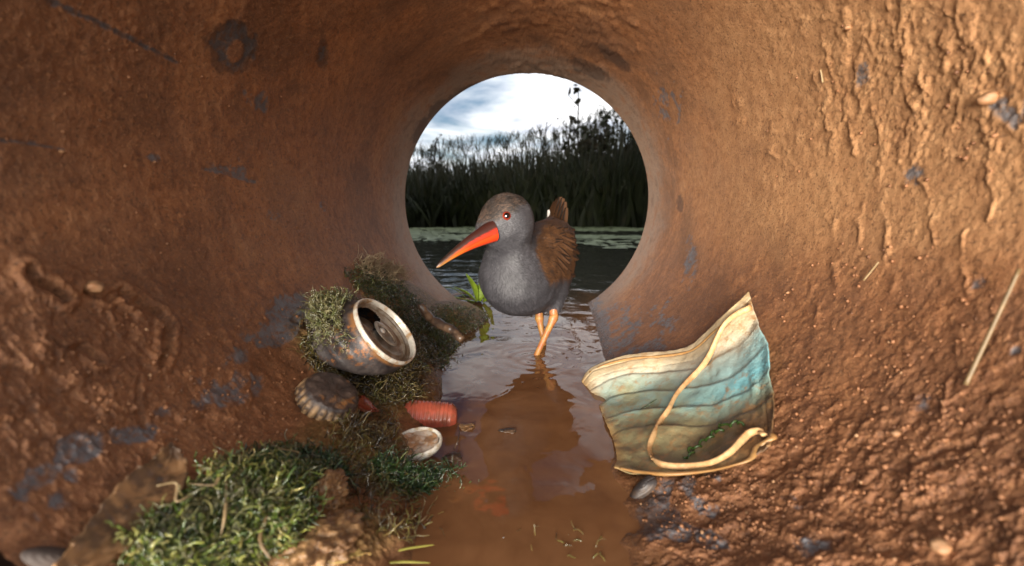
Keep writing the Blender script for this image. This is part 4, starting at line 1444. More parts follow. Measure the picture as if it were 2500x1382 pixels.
tr_p = at_wall(1840, 724, 0.002)
rt = [at_wall(px, py, 0.004) for px, py in ((1840, 724), (1868, 790), (1888, 860), (1897, 930), (1896, 1010), (1888, 1092))]
rt_d = [p_.y for p_ in rt]
top_px = [(1424, 930), (1440, 905), (1480, 885), (1540, 871), (1610, 865), (1665, 858), (1700, 845), (1745, 805), (1795, 762), (1840, 724)]
top_dd = [0.348, 0.347, 0.343, 0.336, 0.326, 0.317, 0.310, 0.300, 0.288, rt_d[0] - 0.002]
bot_px = [(1500, 1148), (1540, 1158), (1590, 1163), (1640, 1163), (1690, 1160), (1740, 1153), (1790, 1141), (1830, 1126), (1862, 1110), (1888, 1092)]
bot_z = [0.243, 0.240, 0.238, 0.236, 0.234, 0.232, 0.229, 0.226, 0.224, rt_d[-1]]
left_px = [(1424, 930), (1432, 950), (1455, 968), (1466, 1000), (1478, 1030), (1490, 1055), (1500, 1085), (1505, 1115), (1500, 1148)]
top = smooth_path([P(px, py, d) for (px, py), d in zip(top_px, top_dd)], 120)
bot = smooth_path([P(px, py, d) for (px, py), d in zip(bot_px, bot_z)], 120)
ld = np.interp(np.linspace(0, 1, 9), [0, 0.5, 1], [0.348, 0.300, 0.243])
lef = smooth_path([P(px, py, d) for (px, py), d in zip(left_px, ld)], 150)
rig = smooth_path(rt, 150)
NU, NV = 120, 150
U, V = np.meshgrid(np.linspace(0, 1, NU), np.linspace(0, 1, NV), indexing="ij")
S = ((1 - V)[..., None] * top[:, None, :] + V[..., None] * bot[:, None, :] + (1 - U)[..., None] * lef[None, :, :] + U[..., None] * rig[None, :, :]
     - ((1 - U) * (1 - V))[..., None] * top[0] - (U * (1 - V))[..., None] * top[-1] - ((1 - U) * V)[..., None] * bot[0] - (U * V)[..., None] * bot[-1])
nrm = np.cross(np.gradient(S, axis=0), np.gradient(S, axis=1)).reshape(-1, 3)
nrm /= np.linalg.norm(nrm, axis=1)[:, None] + 1e-12
if nrm[NU * NV // 2] @ np.array(S[NU // 2, NV // 2]) > 0:
    nrm = -nrm
u, w = U.ravel(), V.ravel()
Sf = S.reshape(-1, 3)
wn = w + 0.03 * np.sin(u * 3.2 + 0.6) + 0.022 * fbm(Sf, 40, 2, 4) + 0.05 * (u - 0.5) * (0.4 - w)
# five lapped pleats: slow rise, sharp step
npl = 4.0
ph = (wn - 0.20) * npl / 0.62
saw = np.where((wn > 0.20) & (wn < 0.82), (ph % 1.0), 0.0)
pleat = np.where(saw > 0.14, (1 - saw) / 0.86, saw / 0.14)
wid = 0.55 + 0.45 * np.sin(np.pi * np.clip(u, 0, 1)) 
dispm = 0.0026 * (0.70 + 0.45 * vnoise(Sf, 38, 6)) * pleat * wid * sstep(0.18, 0.24, wn) * sstep(0.84, 0.78, wn)
dispm += 0.0011 * np.clip(np.sin(math.pi * np.clip(w / 0.19, 0, 1)), 0, 1)                      # padded top band over the nose wire
dispm -= 0.0007 * np.exp(-((w - 0.055) / 0.008) ** 2) + 0.0006 * np.exp(-((w - 0.125) / 0.007) ** 2) * (0.5 + 0.5 * np.sign(np.sin(u * 330)))
dispm += 0.0016 * fbm(Sf, 55, 3, 8) + 0.0004 * fbm(Sf, 240, 2, 9)
# embossed dots in a band at the sewn right end
em = sstep(0.84, 0.87, u) * sstep(1.0, 0.985, u)
dispm += em * 0.00075 * np.clip(np.sin(u * 330) * np.sin(w * 190), 0, 1)
dispm += 0.0030 * sstep(0.12, 0.0, u) * vnoise(np.stack([w * 9, 0 * w, 0 * w], -1), 1.0, 5)                                          # crumpled left end
# keep the cloth in front of the mud it lies on, then let it bridge the bumps
for i_ in range(len(Sf)):
    q_ = Vector(Sf[i_]); d_ = q_.length
    h_ = pipe_bvh.ray_cast(Vector((0, 0, 0)), q_ / d_)
    if h_[0] is None: continue
    lim = h_[3] - 0.0045
    if d_ > lim:
        Sf[i_] = np.array(q_ * (lim / d_))
G = Sf.reshape(NU, NV, 3)
for _ in range(40):
    G[1:-1, 1:-1] = (G[1:-1, 1:-1] * 2 + G[:-2, 1:-1] + G[2:, 1:-1] + G[1:-1, :-2] + G[1:-1, 2:]) / 6
    G[-1, 1:-1] = (G[-1, 1:-1] * 2 + G[-1, :-2] + G[-1, 2:]) / 4
    G[1:-1, -1] = (G[1:-1, -1] * 2 + G[:-2, -1] + G[2:, -1]) / 4
Sf = G.reshape(-1, 3)
nrm = np.cross(np.gradient(G, axis=0), np.gradient(G, axis=1)).reshape(-1, 3)
nrm /= np.linalg.norm(nrm, axis=1)[:, None] + 1e-12
nrm *= -np.sign(np.sum(nrm * Sf, 1))[:, None]
Sm = Sf + nrm * dispm[:, None]
dry_ = sstep(0.0, 1.0, 1 - w)
me = np_mesh("fabric_panel", Sm, grid_faces(NU, NV))
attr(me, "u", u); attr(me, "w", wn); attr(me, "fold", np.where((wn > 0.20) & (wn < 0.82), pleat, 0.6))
m_mask, t, b = material("stained_mask_fabric")
c = coords(t)
au, aw, af = attribute(t, "u"), attribute(t, "w"), attribute(t, "fold")
n1 = noise(t, c, 60, 5, 0.6)
n2 = noise(t, c, 190, 5, 0.65)
col = ramp(t, math_node(t, "ADD", aw, math_node(t, "MULTIPLY", math_node(t, "SUBTRACT", n1, 0.5), 0.12)), [(0.12, (0.48, 0.37, 0.23)), (0.20, (0.50, 0.48, 0.38)), (0.29, (0.31, 0.45, 0.43)), (0.46, (0.18, 0.43, 0.47)), (0.57, (0.25, 0.36, 0.30)), (0.65, (0.14, 0.112, 0.06)), (0.76, (0.115, 0.062, 0.030))])
# cleaner blue near the sewn right end, olive scum toward the left
scum = math_node(t, "MULTIPLY", ramp(t, au, [(0.35, (1, 1, 1)), (0.80, (0, 0, 0))]), ramp(t, n1, [(0.34, (0.25, 0.25, 0.25)), (0.6, (0.85, 0.85, 0.85))]))
col = mix(t, math_node(t, "MULTIPLY", scum, ramp(t, aw, [(0.2, (0.15, 0.15, 0.15)), (0.32, (1, 1, 1))])), col, (0.29, 0.265, 0.14))
stain = math_node(t, "MULTIPLY", ramp(t, n2, [(0.50, (0, 0, 0)), (0.66, (0.85, 0.85, 0.85))]), ramp(t, noise(t, c, 26, 3), [(0.38, (0.1, 0.1, 0.1)), (0.58, (1, 1, 1))]))
col = mix(t, stain, col, (0.34, 0.18, 0.07))
lefts = math_node(t, "MULTIPLY", ramp(t, au, [(0.0, (1, 1, 1)), (0.10, (0, 0, 0))]), 0.8)
col = mix(t, lefts, col, (0.36, 0.20, 0.07))
edge = ramp(t, aw, [(0.0, (0.8, 0.8, 0.8)), (0.035, (0, 0, 0))])
col = mix(t, edge, col, (0.50, 0.36, 0.18))
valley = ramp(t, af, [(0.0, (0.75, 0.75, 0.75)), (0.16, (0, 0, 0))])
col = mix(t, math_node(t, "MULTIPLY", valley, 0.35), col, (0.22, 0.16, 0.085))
L(t, col, b.inputs["Base Color"]); b.inputs["Roughness"].default_value = 0.5
b.inputs["Specular IOR Level"].default_value = 0.4
L(t, bump(t, math_node(t, "ADD", n2, noise(t, c, 900, 3)), 0.5, 0.0006), b.inputs["Normal"])
mask = thing("face_mask", "muddy turquoise pleated face mask slumped against the pipe wall", "face mask", floor_below(P(1650, 1100, 0.27)))
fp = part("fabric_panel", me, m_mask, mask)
so = fp.modifiers.new("thickness", "SOLIDIFY"); so.thickness = 0.0005; so.offset = -1
m_loop = simple_mat("stained_elastic", (0.46, 0.28, 0.13), 0.55, 0.2, 420, 0.0004, dirt=(0.36, 0.18, 0.07), dirt_amt=0.42, dirt_scale=130)


def on_mask(px, py, off):
    d = ray(px, py).normalized()
    h_ = mask_bvh.ray_cast(Vector((0, 0, 0)), d)
    if h_[0] is None:
        q_, n_ = hit(px, py)
        return q_ + n_ * (off + 0.002)
    return h_[0] - d * off


mask_bvh = BVHTree.FromPolygons([tuple(x) for x in Sm], [tuple(x) for x in grid_faces(NU, NV)])
loop_px = [(1848, 752), (1830, 752), (1800, 766), (1772, 788), (1752, 822), (1735, 862), (1712, 898), (1680, 930), (1652, 962), (1632, 1000), (1612, 1030), (1596, 1062), (1586, 1090), (1590, 1112), (1606, 1130), (1640, 1139), (1690, 1138), (1740, 1128), (1780, 1106), (1808, 1078), (1830, 1058), (1852, 1052), (1866, 1062)]
pts = smooth_path([on_mask(px, py, 0.0040 + 0.001 * math.sin(k_ * 0.4)) for k_, (px, py) in enumerate(loop_px)], 130)
part("ear_loop", tube_mesh("ear_loop", pts, 0.0017 + 0.00025 * np.sin(np.arange(130) * 0.23), 10, 0.5, up=(0, -1, 0.2)), m_loop, mask)
hem_px = [(1892, 1062), (1890, 1090), (1868, 1108), (1832, 1126), (1790, 1142), (1740, 1154), (1680, 1161), (1620, 1163), (1560, 1158), (1515, 1149)]
pts = smooth_path([on_mask(px, py - 6, 0.0016) for px, py in hem_px], 90)
m_hem = simple_mat("muddy_hem", (0.30, 0.165, 0.06), 0.4, 0.22, 300, 0.0005, dirt=(0.30, 0.15, 0.05), dirt_amt=0.45, dirt_scale=120)
part("lower_hem", tube_mesh("lower_hem", pts, 0.0012 + 0.0005 * np.sin(np.arange(90) * 0.11), 8, 0.6), m_hem, mask)
top_edge = smooth_path([on_mask(px, py + 5, 0.0004) for px, py in top_px[1:-1]], 80)
part("upper_hem", tube_mesh("upper_hem", top_edge, 0.0011, 8, 0.9), m_hem, mask)

# ================================================================== MOSS, ALGAE AND SMALL LITTER
def surface_points(n, ells, rng, max_y=0.66):
    """points on the wall seen through the given photograph ellipses: (cx, cy, rx, ry, rot, weight)"""
    pts, nrs = [], []
    wts = np.array([e[5] for e in ells], float); wts /= wts.sum()
    for k_ in rng.choice(len(ells), n, p=wts):
        cx, cy, rx, ry, rot, _ = ells[k_]
        a_, r_ = rng.random() * 6.283, math.sqrt(rng.random()) * (0.75 + 0.35 * rng.random())
        ux, uy = math.cos(a_) * r_ * rx, math.sin(a_) * r_ * ry
        c_, s_ = math.cos(math.radians(rot)), math.sin(math.radians(rot))
        d = ray(cx + ux * c_ - uy * s_, cy + ux * s_ + uy * c_).normalized()
        h_ = pipe_bvh.ray_cast(Vector((0, 0, 0)), d)
        if h_[0] is None: continue
        nn = h_[1] if h_[1].dot(d) < 0 else -h_[1]
        pts.append(h_[0]); nrs.append(nn)
    return np.array([list(x) for x in pts]), np.array([list(x) for x in nrs])


def strands(root, nrm, length, radius, curl, rng, segs=6, lean=0.9, drop=0.0, sides=3):
    n = len(root)
    tang = rng.normal(size=(n, 3)); tang -= nrm * np.sum(tang * nrm, 1)[:, None]
    tang /= np.linalg.norm(tang, axis=1)[:, None] + 1e-9
    d = nrm * (1 - lean * rng.random(n))[:, None] + tang * (lean * (0.4 + 0.8 * rng.random(n)))[:, None]
    d /= np.linalg.norm(d, axis=1)[:, None]
    ax = rng.normal(size=(n, 3)); ax /= np.linalg.norm(ax, axis=1)[:, None]
    ln = length * (0.5 + rng.random(n))
    p = root - nrm * 0.0008
    ctr = [p]
    cu = curl * (0.4 + 1.2 * rng.random(n))
    for s in range(segs):
        a_ = cu[:, None]
        d = d * np.cos(a_) + np.cross(ax, d) * np.sin(a_) + ax * np.sum(ax * d, 1)[:, None] * (1 - np.cos(a_))
        d[:, 2] -= drop
        d += 0.24 * rng.normal(size=d.shape)
        # keep the strand from diving into the wall
        dn = np.sum((p - root) * nrm, 1)
        d += nrm * np.where(dn < 0.0005, 0.35, 0.0)[:, None]
        d /= np.linalg.norm(d, axis=1)[:, None]
        p = p + d * (ln / segs)[:, None]
        ctr.append(p)
    C = np.stack(ctr, 1)
    T = np.gradient(C, axis=1)
    s1 = np.cross(T, ax[:, None, :]); s1 /= np.linalg.norm(s1, axis=2)[..., None] + 1e-9
    s2 = np.cross(T, s1); s2 /= np.linalg.norm(s2, axis=2)[..., None] + 1e-9
    tt = np.linspace(0, 1, segs + 1)
    rad_ = (radius * (0.6 + 0.8 * rng.random(n)))[:, None] * (1 - 0.55 * tt[None] ** 3)
    ring = [C + rad_[..., None] * (math.cos(a_) * s1 + math.sin(a_) * s2) for a_ in np.arange(sides) * 2 * math.pi / sides]
    v = np.stack(ring, 2).reshape(-1, 3)
    i = (np.arange(n)[:, None, None] * (segs + 1) + np.arange(segs)[None, :, None]) * sides
    k = np.arange(sides)[None, None, :]
    k2 = (k + 1) % sides
    f = np.stack([i + k, i + k2, i + sides + k2, i + sides + k], -1).reshape(-1, 4)
    return v, f, np.repeat(rng.random(n), (segs + 1) * sides)


def moss_mat(name, stops, rough=0.28):
    m, t, b = material(name)
    c = coords(t)
    tone = math_node(t, "ADD", math_node(t, "MULTIPLY", attribute(t, "tone"), 0.6), math_node(t, "MULTIPLY", noise(t, c, 90, 3), 0.4))
    L(t, ramp(t, tone, stops), b.inputs["Base Color"])
    b.inputs["Roughness"].default_value = rough
    b.inputs["Coat Weight"].default_value = 1.0; b.inputs["Coat Roughness"].default_value = 0.08
    return m


m_green = moss_mat("wet_green_moss", [(0.20, (0.014, 0.030, 0.005)), (0.36, (0.055, 0.100, 0.014)), (0.52, (0.150, 0.195, 0.028)), (0.64, (0.30, 0.30, 0.07)), (0.80, (0.42, 0.31, 0.13))])
m_dark = moss_mat("dark_green_moss", [(0.22, (0.006, 0.017, 0.006)), (0.5, (0.022, 0.060, 0.016)), (0.7, (0.060, 0.115, 0.030)), (0.86, (0.19, 0.17, 0.07))])
m_brown = moss_mat("brown_moss", [(0.22, (0.020, 0.012, 0.005)), (0.45, (0.085, 0.055, 0.016)), (0.62, (0.165, 0.120, 0.036)), (0.76, (0.100, 0.115, 0.022)), (0.88, (0.34, 0.22, 0.09))])
m_olive = moss_mat("olive_moss", [(0.22, (0.014, 0.020, 0.005)), (0.5, (0.062, 0.078, 0.016)), (0.7, (0.120, 0.130, 0.030)), (0.88, (0.25, 0.19, 0.08))])


m_palemoss = moss_mat("pale_weed", [(0.22, (0.05, 0.045, 0.015)), (0.5, (0.15, 0.13, 0.05)), (0.7, (0.10, 0.12, 0.03)), (0.88, (0.36, 0.30, 0.17))], 0.4)


def moss(name, label, n, ells, length, radius, curl, mat, seed, lift=0.004, segs=6, lean=0.9, drop=0.0, lumps=55):
    rng = np.random.default_rng(seed)
    p, nr = surface_points(n, ells, rng)
    hgt = lift * np.clip(0.55 + 1.1 * fbm(p, lumps, 3, seed), 0, 1.6) * rng.random(len(p)) ** 0.5
    root = p + nr * hgt[:, None]
    v, f, tn = strands(root, nr, length, radius, curl, rng, segs, lean, drop)
    me = np_mesh(name, v, f); attr(me, "tone", np.clip(tn * 0.85 + 0.25 * fbm(v, 40, 2, seed + 3) + 0.05, 0, 1))
    o = obj(name, me, mat)
    return tag(o, label, "moss", kind="stuff")


moss("green_moss", "glossy wet green moss clump in the left foreground", 9000, [(560, 1290, 190, 80, -8, 5), (470, 1340, 160, 60, 0, 3), (620, 1200, 130, 60, -10, 2.4), (520, 1250, 110, 60, -20, 1.6)], 0.0080, 0.00036, 1.05, m_green, 3, 0.0080, 9, 1.05, 0.05, 90)
moss("dark_moss", "dark green moss fringe above the foreground clump", 1900, [(740, 1140, 110, 42, 8, 3), (650, 1150, 80, 40, 0, 1.6), (780, 1165, 60, 34, 10, 1)], 0.0070, 0.00034, 1.0, m_dark, 4, 0.006, 8, 1.05)
moss("brown_moss", "matted brown moss bank below and around the can", 5200, [(880, 900, 150, 66, 22, 4), (800, 840, 60, 70, 20, 1.4), (950, 930, 90, 60, 10, 2.2), (840, 800, 80, 60, 0, 1), (1010, 870, 60, 50, 40, 1)], 0.0085, 0.00036, 0.7, m_brown, 5, 0.005, 7, 1.05, 0.08)
moss("olive_moss", "olive green moss running from the can down to the far mouth", 3600, [(1000, 770, 130, 42, 32, 3), (900, 690, 70, 30, 30, 1.4), (1080, 860, 70, 40, 30, 1.8), (1140, 785, 90, 34, 18, 2.0), (1040, 820, 60, 60, 0, 1.4), (950, 700, 90, 26, 35, 1.4)], 0.0065, 0.00034, 0.9, m_olive, 6, 0.0035, 7, 1.05, 0.06)
moss("dark_moss", "sunken dark algae patch in front of the white cap", 1200, [(1070, 1185, 110, 34, 6, 2), (960, 1150, 60, 26, 10, 1)], 0.0075, 0.00030, 0.45, m_dark, 8, 0.0035, 6)
moss("brown_moss", "sparse brown weed threads on the mud between caps and moss", 1100, [(900, 1130, 130, 90, 15, 2), (960, 1240, 120, 80, 10, 1), (900, 1040, 80, 50, 20, 1.4)], 0.0085, 0.00024, 0.4, m_brown, 9, 0.0015, 6, 0.98)
moss("brown_moss", "tangle of blurred brown weed at the bottom edge of the water", 420, [(1350, 1345, 120, 28, 0, 1), (1260, 1355, 60, 20, 0, .5)], 0.010, 0.00028, 0.3, m_brown, 10, 0.0, 7, 1.0, 0.25)
moss("brown_moss", "brown dead strands mixed through the foreground moss", 1900, [(560, 1290, 190, 80, -8, 5), (470, 1340, 160, 60, 0, 3), (640, 1180, 150, 70, -6, 3)], 0.0085, 0.00032, 0.9, m_palemoss, 19, 0.0085, 8, 1.05, 0.04, 90)
# cap of weed draped over the top of the can body
rng = np.random.default_rng(14)
nn_ = 700
aa_ = 3.55 + 0.42 * rng.normal(size=nn_)
al_ = np.clip(0.16 + 0.34 * rng.random(nn_), 0, 1)
rl_ = np.interp(al_, zz, prof_r)
loc_ = np.stack([rl_ * np.cos(aa_), rl_ * np.sin(aa_), -0.034 * al_ - 0.0016], -1)
nrl = np.stack([np.cos(aa_), np.sin(aa_), np.zeros(nn_)], -1)
loc_[:, 0] += 0.72 * np.minimum(loc_[:, 2] + 0.004, 0)
rootw = place(loc_) + (nrl @ CM) * (0.0045 * rng.random(nn_) ** 0.7)[:, None]
v, f, tn = strands(rootw, nrl @ CM, 0.010, 0.00028, 0.95, rng, 9, 1.1)
me = np_mesh("olive_moss", v, f); attr(me, "tone", np.clip(tn + 0.12, 0, 1))
tag(obj("olive_moss", me, m_palemoss), "tuft of stringy weed draped over the top of the can", "moss", kind="stuff")
# fine hair roots above the can
moss("pale_roots", "pale matted roots on the wall above the can", 600, [(920, 660, 60, 30, 20, 2), (965, 670, 40, 20, 30, 1)], 0.012, 0.00025, 0.35, simple_mat("pale_root", (0.36, 0.27, 0.16), 0.6, 0.3, 200, 0), 17, 0.003, 6)

# ---- small single things
def blade(name, label, cat, pts, width, mat, group=None, up=(0, -0.4, 1), n=22, flat=0.25, tip=True):
    p = smooth_path(pts, n)
    t_ = np.linspace(0, 1, n)
    r_ = width * (np.sin(np.pi * np.clip(0.08 + 0.9 * t_, 0, 1)) ** 0.5 if tip else np.interp(t_, [0, 1], [1, 0.75]))
    o = obj(name, tube_mesh(name, p, r_, 8, flat, up=up), mat)
    return tag(o, label, cat, group)


def wall_path(px_list, off):
    return [hit(px, py)[0] + hit(px, py)[1] * (off if not isinstance(off, list) else off[k_]) for k_, (px, py) in enumerate(px_list)]


m_straw = simple_mat("dry_straw", (0.14, 0.088, 0.038), 0.5, 0.25, 240, 0.0003)
m_pale = simple_mat("pale_stem", (0.24, 0.165, 0.08), 0.5, 0.2, 300, 0.0002)
m_twig = simple_mat("wet_dark_wood", (0.035, 0.022, 0.016), 0.35, 0.4, 260, 0.0006, dirt=(0.085, 0.05, 0.03), dirt_scale=120)
_a, _b = wall_path([(2364, 944), (2500, 755)], [0.002, 0.006])
q0 = [_a + (_b - _a) * k_ for k_ in (0, 0.4, 0.8, 1.4)]
blade("straw_stalk", "straight dry straw stalk leaning on the wall at the right edge", "straw", q0, 0.00075, m_straw, flat=1.0, tip=False)
blade("straw_chip", "tiny pale straw chip stuck high on the right wall", "straw", wall_path([(2010, 168), (2012, 186), (2015, 200)], 0.0015), 0.0009, m_pale, n=8, flat=0.5, tip=False)
blade("straw_chip", "thin pale grass stem stuck on the right wall above the mud", "straw", wall_path([(2115, 688), (2135, 664), (2153, 641)], 0.0015), 0.0005, m_pale, n=8, flat=0.8, tip=False)
stk = [P(1026, 742, 0.36), P(1046, 772, 0.355), P(1075, 792, 0.345), P(1105, 806, 0.338), P(1128, 830, 0.330)]
pp_ = smooth_path(stk, 34)
rr2 = 0.0036 * (1 + 0.06 * np.sin(np.arange(34) * 0.9)) * np.interp(np.linspace(0, 1, 34), [0, .3, .34, .4, 1], [.8, 1, .75, 1.1, .8])
pp_ = pp_ + 0.0002 * np.random.default_rng(3).normal(size=pp_.shape)
tag(obj("driftwood_stick", tube_mesh("driftwood_stick", pp_, rr2, 10), m_twig), "short dark wet stick lying on the moss beside the can", "stick")
tg2 = [on_plane(925, 1046, H_WATER + 0.004), on_plane(960, 1042, H_WATER + 0.003), on_plane(995, 1041, H_WATER + 0.002), on_plane(1030, 1040, H_WATER + 0.002)]
blade("twig", "thin black twig floating in front of the pink cap", "twig", tg2, 0.0013, m_twig, flat=0.9, tip=False)
for (pts_, lab, wd_) in (([(365, 1240), (400, 1236), (430, 1240), (445, 1252)], "pale curved stem lying across the left of the green moss", 0.0008), ([(515, 1225), (524, 1262), (524, 1292)], "pale upright stem standing in the middle of the green moss", 0.0009),
                       ([(480, 1225), (505, 1220), (530, 1226), (545, 1235)], "pale arched stem on top of the green moss", 0.0007), ([(595, 1290), (606, 1330), (616, 1390)], "pale bent stem in the front of the green moss", 0.0012),
                       ([(650, 1140), (690, 1133), (690, 1150)], "thin yellowish stem over the dark moss fringe", 0.0006)):
    blade("dried_grass", lab, "stem", wall_path(pts_, 0.009), wd_ * 0.6, m_pale if wd_ < 0.001 else m_straw, "dead stems caught in the moss", flat=0.8, n=14)
m_grass = simple_mat("yellow_grass", (0.30, 0.27, 0.05), 0.4, 0.25, 200, 0.0002)
blade("grass_blade", "yellow-green grass blade floating at the bottom edge", "grass blade", [on_plane(925, 1358, H_WATER + 0.003), on_plane(990, 1340, H_WATER + 0.003), on_plane(1060, 1330, H_WATER + 0.002)], 0.0005, m_grass, flat=0.3)
blade("grass_blade", "lower yellow-green grass blade right at the bottom edge", "grass blade", [on_plane(915, 1378, H_WATER + 0.003), on_plane(980, 1372, H_WATER + 0.003), on_plane(1050, 1374, H_WATER + 0.002)], 0.0005, m_grass, flat=0.3)
blade("weed_thread", "thin dark root thread beside the white cap", "root", [on_plane(1108, 1098, H_WATER + 0.001), on_plane(1118, 1075, H_WATER + 0.006), on_plane(1122, 1050, H_WATER + 0.002)], 0.0005, m_twig, n=12, flat=0.9)
# curled green algae thread on the mask
th_px = [(1668, 1122), (1690, 1108), (1684, 1096), (1706, 1092), (1716, 1076), (1738, 1068), (1742, 1054), (1762, 1052), (1758, 1036), (1780, 1040), (1800, 1030), (1812, 1038)]
pts = smooth_path([on_mask(px, py, 0.0022) for px, py in th_px], 90)
pts += np.stack([0.0009 * np.sin(np.arange(90) * 0.8), 0 * np.arange(90), 0.0009 * np.cos(np.arange(90) * 0.8)], -1)
m_alga = simple_mat("dark_alga", (0.030, 0.060, 0.012), 0.25, 0.4, 400, 0.0003)
tag(obj("algae_thread", tube_mesh("algae_thread", pts, 0.00062, 6), m_alga), "dark green curly algae thread stuck on the mask", "algae")
for (a_, lab) in (([(1558, 1002), (1580, 990), (1604, 974)], "small dark green leaf sliver stuck on the mask's pleats"),):
    tag(obj("leaf_sliver", tube_mesh("leaf_sliver", smooth_path([on_mask(px, py, 0.0016) for px, py in a_], 14), 0.0011 * np.sin(np.linspace(0.2, 3.0, 14)), 6, 0.3), m_alga), lab, "leaf")


# ---- leaves
def leaf_grid(name, outline_l, outline_r, nu, nv, lift, ridges, mat, curl=0.002, seed=1):
    """a leaf laid on the wall between two photograph outlines running tip to tip"""
    Lp = smooth_path([(x, y, 0) for x, y in outline_l], nu)
    Rp = smooth_path([(x, y, 0) for x, y in outline_r], nu)
    v, aw_ = [], []
    for i in range(nu):
        for j in range(nv):
            s = j / (nv - 1)
            q = Lp[i] * (1 - s) + Rp[i] * s
            p, n = hit(float(q[0]), float(q[1]))
            ph_ = i / (nu - 1)
            h_ = lift + curl * (2 * s - 1) ** 2 + 0.0011 * math.exp(-((s - 0.5) / 0.05) ** 2) + ridges * max(0, math.cos((ph_ * 9 + abs(s - 0.5) * 2.4) * 2 * math.pi)) ** 6
            v.append(p + (n * 0.4 - ray(float(q[0]), float(q[1])).normalized() * 0.6) * h_)
            aw_.append(s)
    v = np.array([list(x) for x in v])
    # smooth the grid so that the leaf bridges the bumps below it
    g = v.reshape(nu, nv, 3)
    for _ in range(3):
        g[1:-1, 1:-1] = (g[1:-1, 1:-1] * 2 + g[:-2, 1:-1] + g[2:, 1:-1] + g[1:-1, :-2] + g[1:-1, 2:]) / 6
    me = np_mesh(name, g.reshape(-1, 3), grid_faces(nu, nv))
    attr(me, "s", aw_)
    o = obj(name, me, mat)
    m_ = o.modifiers.new("thickness", "SOLIDIFY"); m_.thickness = 0.0004
    return o


m_dead = simple_mat("rotten_leaf", (0.115, 0.066, 0.036), 0.42, 0.45, 150, 0.0008, dirt=(0.30, 0.16, 0.07), dirt_amt=0.5, dirt_scale=90)
tag(leaf_grid("dead_leaf", [(408, 1090), (372, 1120), (310, 1165), (250, 1230), (190, 1310), (120, 1400)], [(410, 1092), (445, 1130), (448, 1190), (400, 1260), (330, 1330), (230, 1400)], 60, 25, 0.0035, 0.0012, m_dead, 0.0012), "large rotten brown leaf with raised veins left of the green moss", "leaf")
m_yell = simple_mat("yellow_leaf", (0.40, 0.28, 0.09), 0.4, 0.3, 160, 0.0005, dirt=(0.22, 0.11, 0.04), dirt_amt=0.4, dirt_scale=100)
tag(leaf_grid("yellow_leaf", [(785, 1368), (820, 1352), (850, 1340), (868, 1338)], [(790, 1378), (830, 1376), (872, 1368), (900, 1358)], 20, 9, 0.004, 0.0004, m_yell, 0.0015), "small yellowed leaf at the bottom edge beside the green moss", "leaf")
m_red = simple_mat("red_leaf", (0.17, 0.030, 0.014), 0.3, 0.4, 200, 0.0006)
tag(leaf_grid("red_leaf", [(868, 985), (880, 976), (900, 985), (920, 1008)], [(862, 1006), (876, 1016), (902, 1020), (921, 1010)], 16, 8, 0.006, 0.0004, m_red, 0.002), "dark red leaf scrap between the dark cap and the pink cap", "leaf")

# ---- lumps and stones
def lump(name, label, cat, c0, radii, mat, seed, amp=0.22, group=None, sub=4, fine=0.05):
    bm = bmesh.new()
    bmesh.ops.create_icosphere(bm, subdivisions=sub, radius=1.0)
    v = np.array([list(x.co) for x in bm.verts])
    f = np.array([[q.index for q in x.verts] for x in bm.faces])
    bm.free()
    k_ = 1 + amp * fbm(v + seed * 3.1, 1.3, 3, seed) + fine * fbm(v + seed, 6, 3, seed + 4) - 0.25 * amp * np.abs(vnoise(v + seed, 2.6, seed + 1))
    v = v * k_[:, None] * np.array(radii)
    o = obj(name, np_mesh(name, v, f), mat)
    o.location = c0
    return tag(o, label, cat, group)


m_clay = simple_mat("tan_clay", (0.26, 0.145, 0.062), 0.38, 0.5, 420, 0.0022, dirt=(0.16, 0.08, 0.034), dirt_amt=0.45, dirt_scale=130)
m_stone = simple_mat("pale_stone", (0.27, 0.145, 0.07), 0.6, 0.25, 300, 0.0006, dirt=(0.30, 0.14, 0.06), dirt_amt=0.4, dirt_scale=160)
for px, py, rr3, lab, sd in ((775, 1325, (0.0125, 0.015, 0.0050), "broad wet tan clay lump right of the green moss", 2), (790, 1215, (0.0070, 0.011, 0.0060), "rounded brown clay lump between the moss and the water", 5)):
    p, n = hit(px, py)
    lump("clay_lump", lab, "clay lump", p + n * 0.002, rr3, m_clay, sd, 0.5, "clay lumps by the moss", 5, 0.34)
for px, py, s_, lab in ((226, 700, 0.0034, "pale flat stone stuck on the left wall"), (2418, 240, 0.0036, "tan pebble stuck high on the far right of the wall"), (2072, 68, 0.0018, "small pale pebble near the top of the right wall"), (148, 371, 0.0012, "tiny yellow pebble on the dark left wall"),
                        (2190, 1060, 0.0018, "small pinkish pebble in the mud right of the mask"), (1925, 715, 0.0013, "tiny reddish pebble just right of the mask's top corner"), (2300, 1335, 0.003, "blurred pale pebble in the bottom right mud")):
    p, n = hit(px, py)
    lump("pebble", lab, "pebble", p + n * s_ * 0.3, (s_, s_ * 0.8, s_ * 0.65), m_stone, int(px) % 17, 0.3, "pebbles stuck to the pipe wall", 3)
# small dark shell at the water's right edge, pale shell in the bottom left corner
def shell(name, label, c0, M, lx, ly, hz, mat):
    nu, nv = 16, 22
    v = []
    for i in range(nu):
        for j in range(nv):
            r_, a_ = i / (nu - 1), 2 * math.pi * j / (nv - 1)
            v.append((lx * r_ * math.cos(a_) * (1 - 0.25 * math.cos(a_)), ly * r_ * math.sin(a_), hz * (1 - r_ ** 2) + 0.04 * hz * math.sin(r_ * 26)))
    o = obj(name, np_mesh(name, np.array(v) @ M, grid_faces(nu, nv)), mat)
    o.location = c0
    m_ = o.modifiers.new("thickness", "SOLIDIFY"); m_.thickness = 0.0006
    return tag(o, label, "shell")


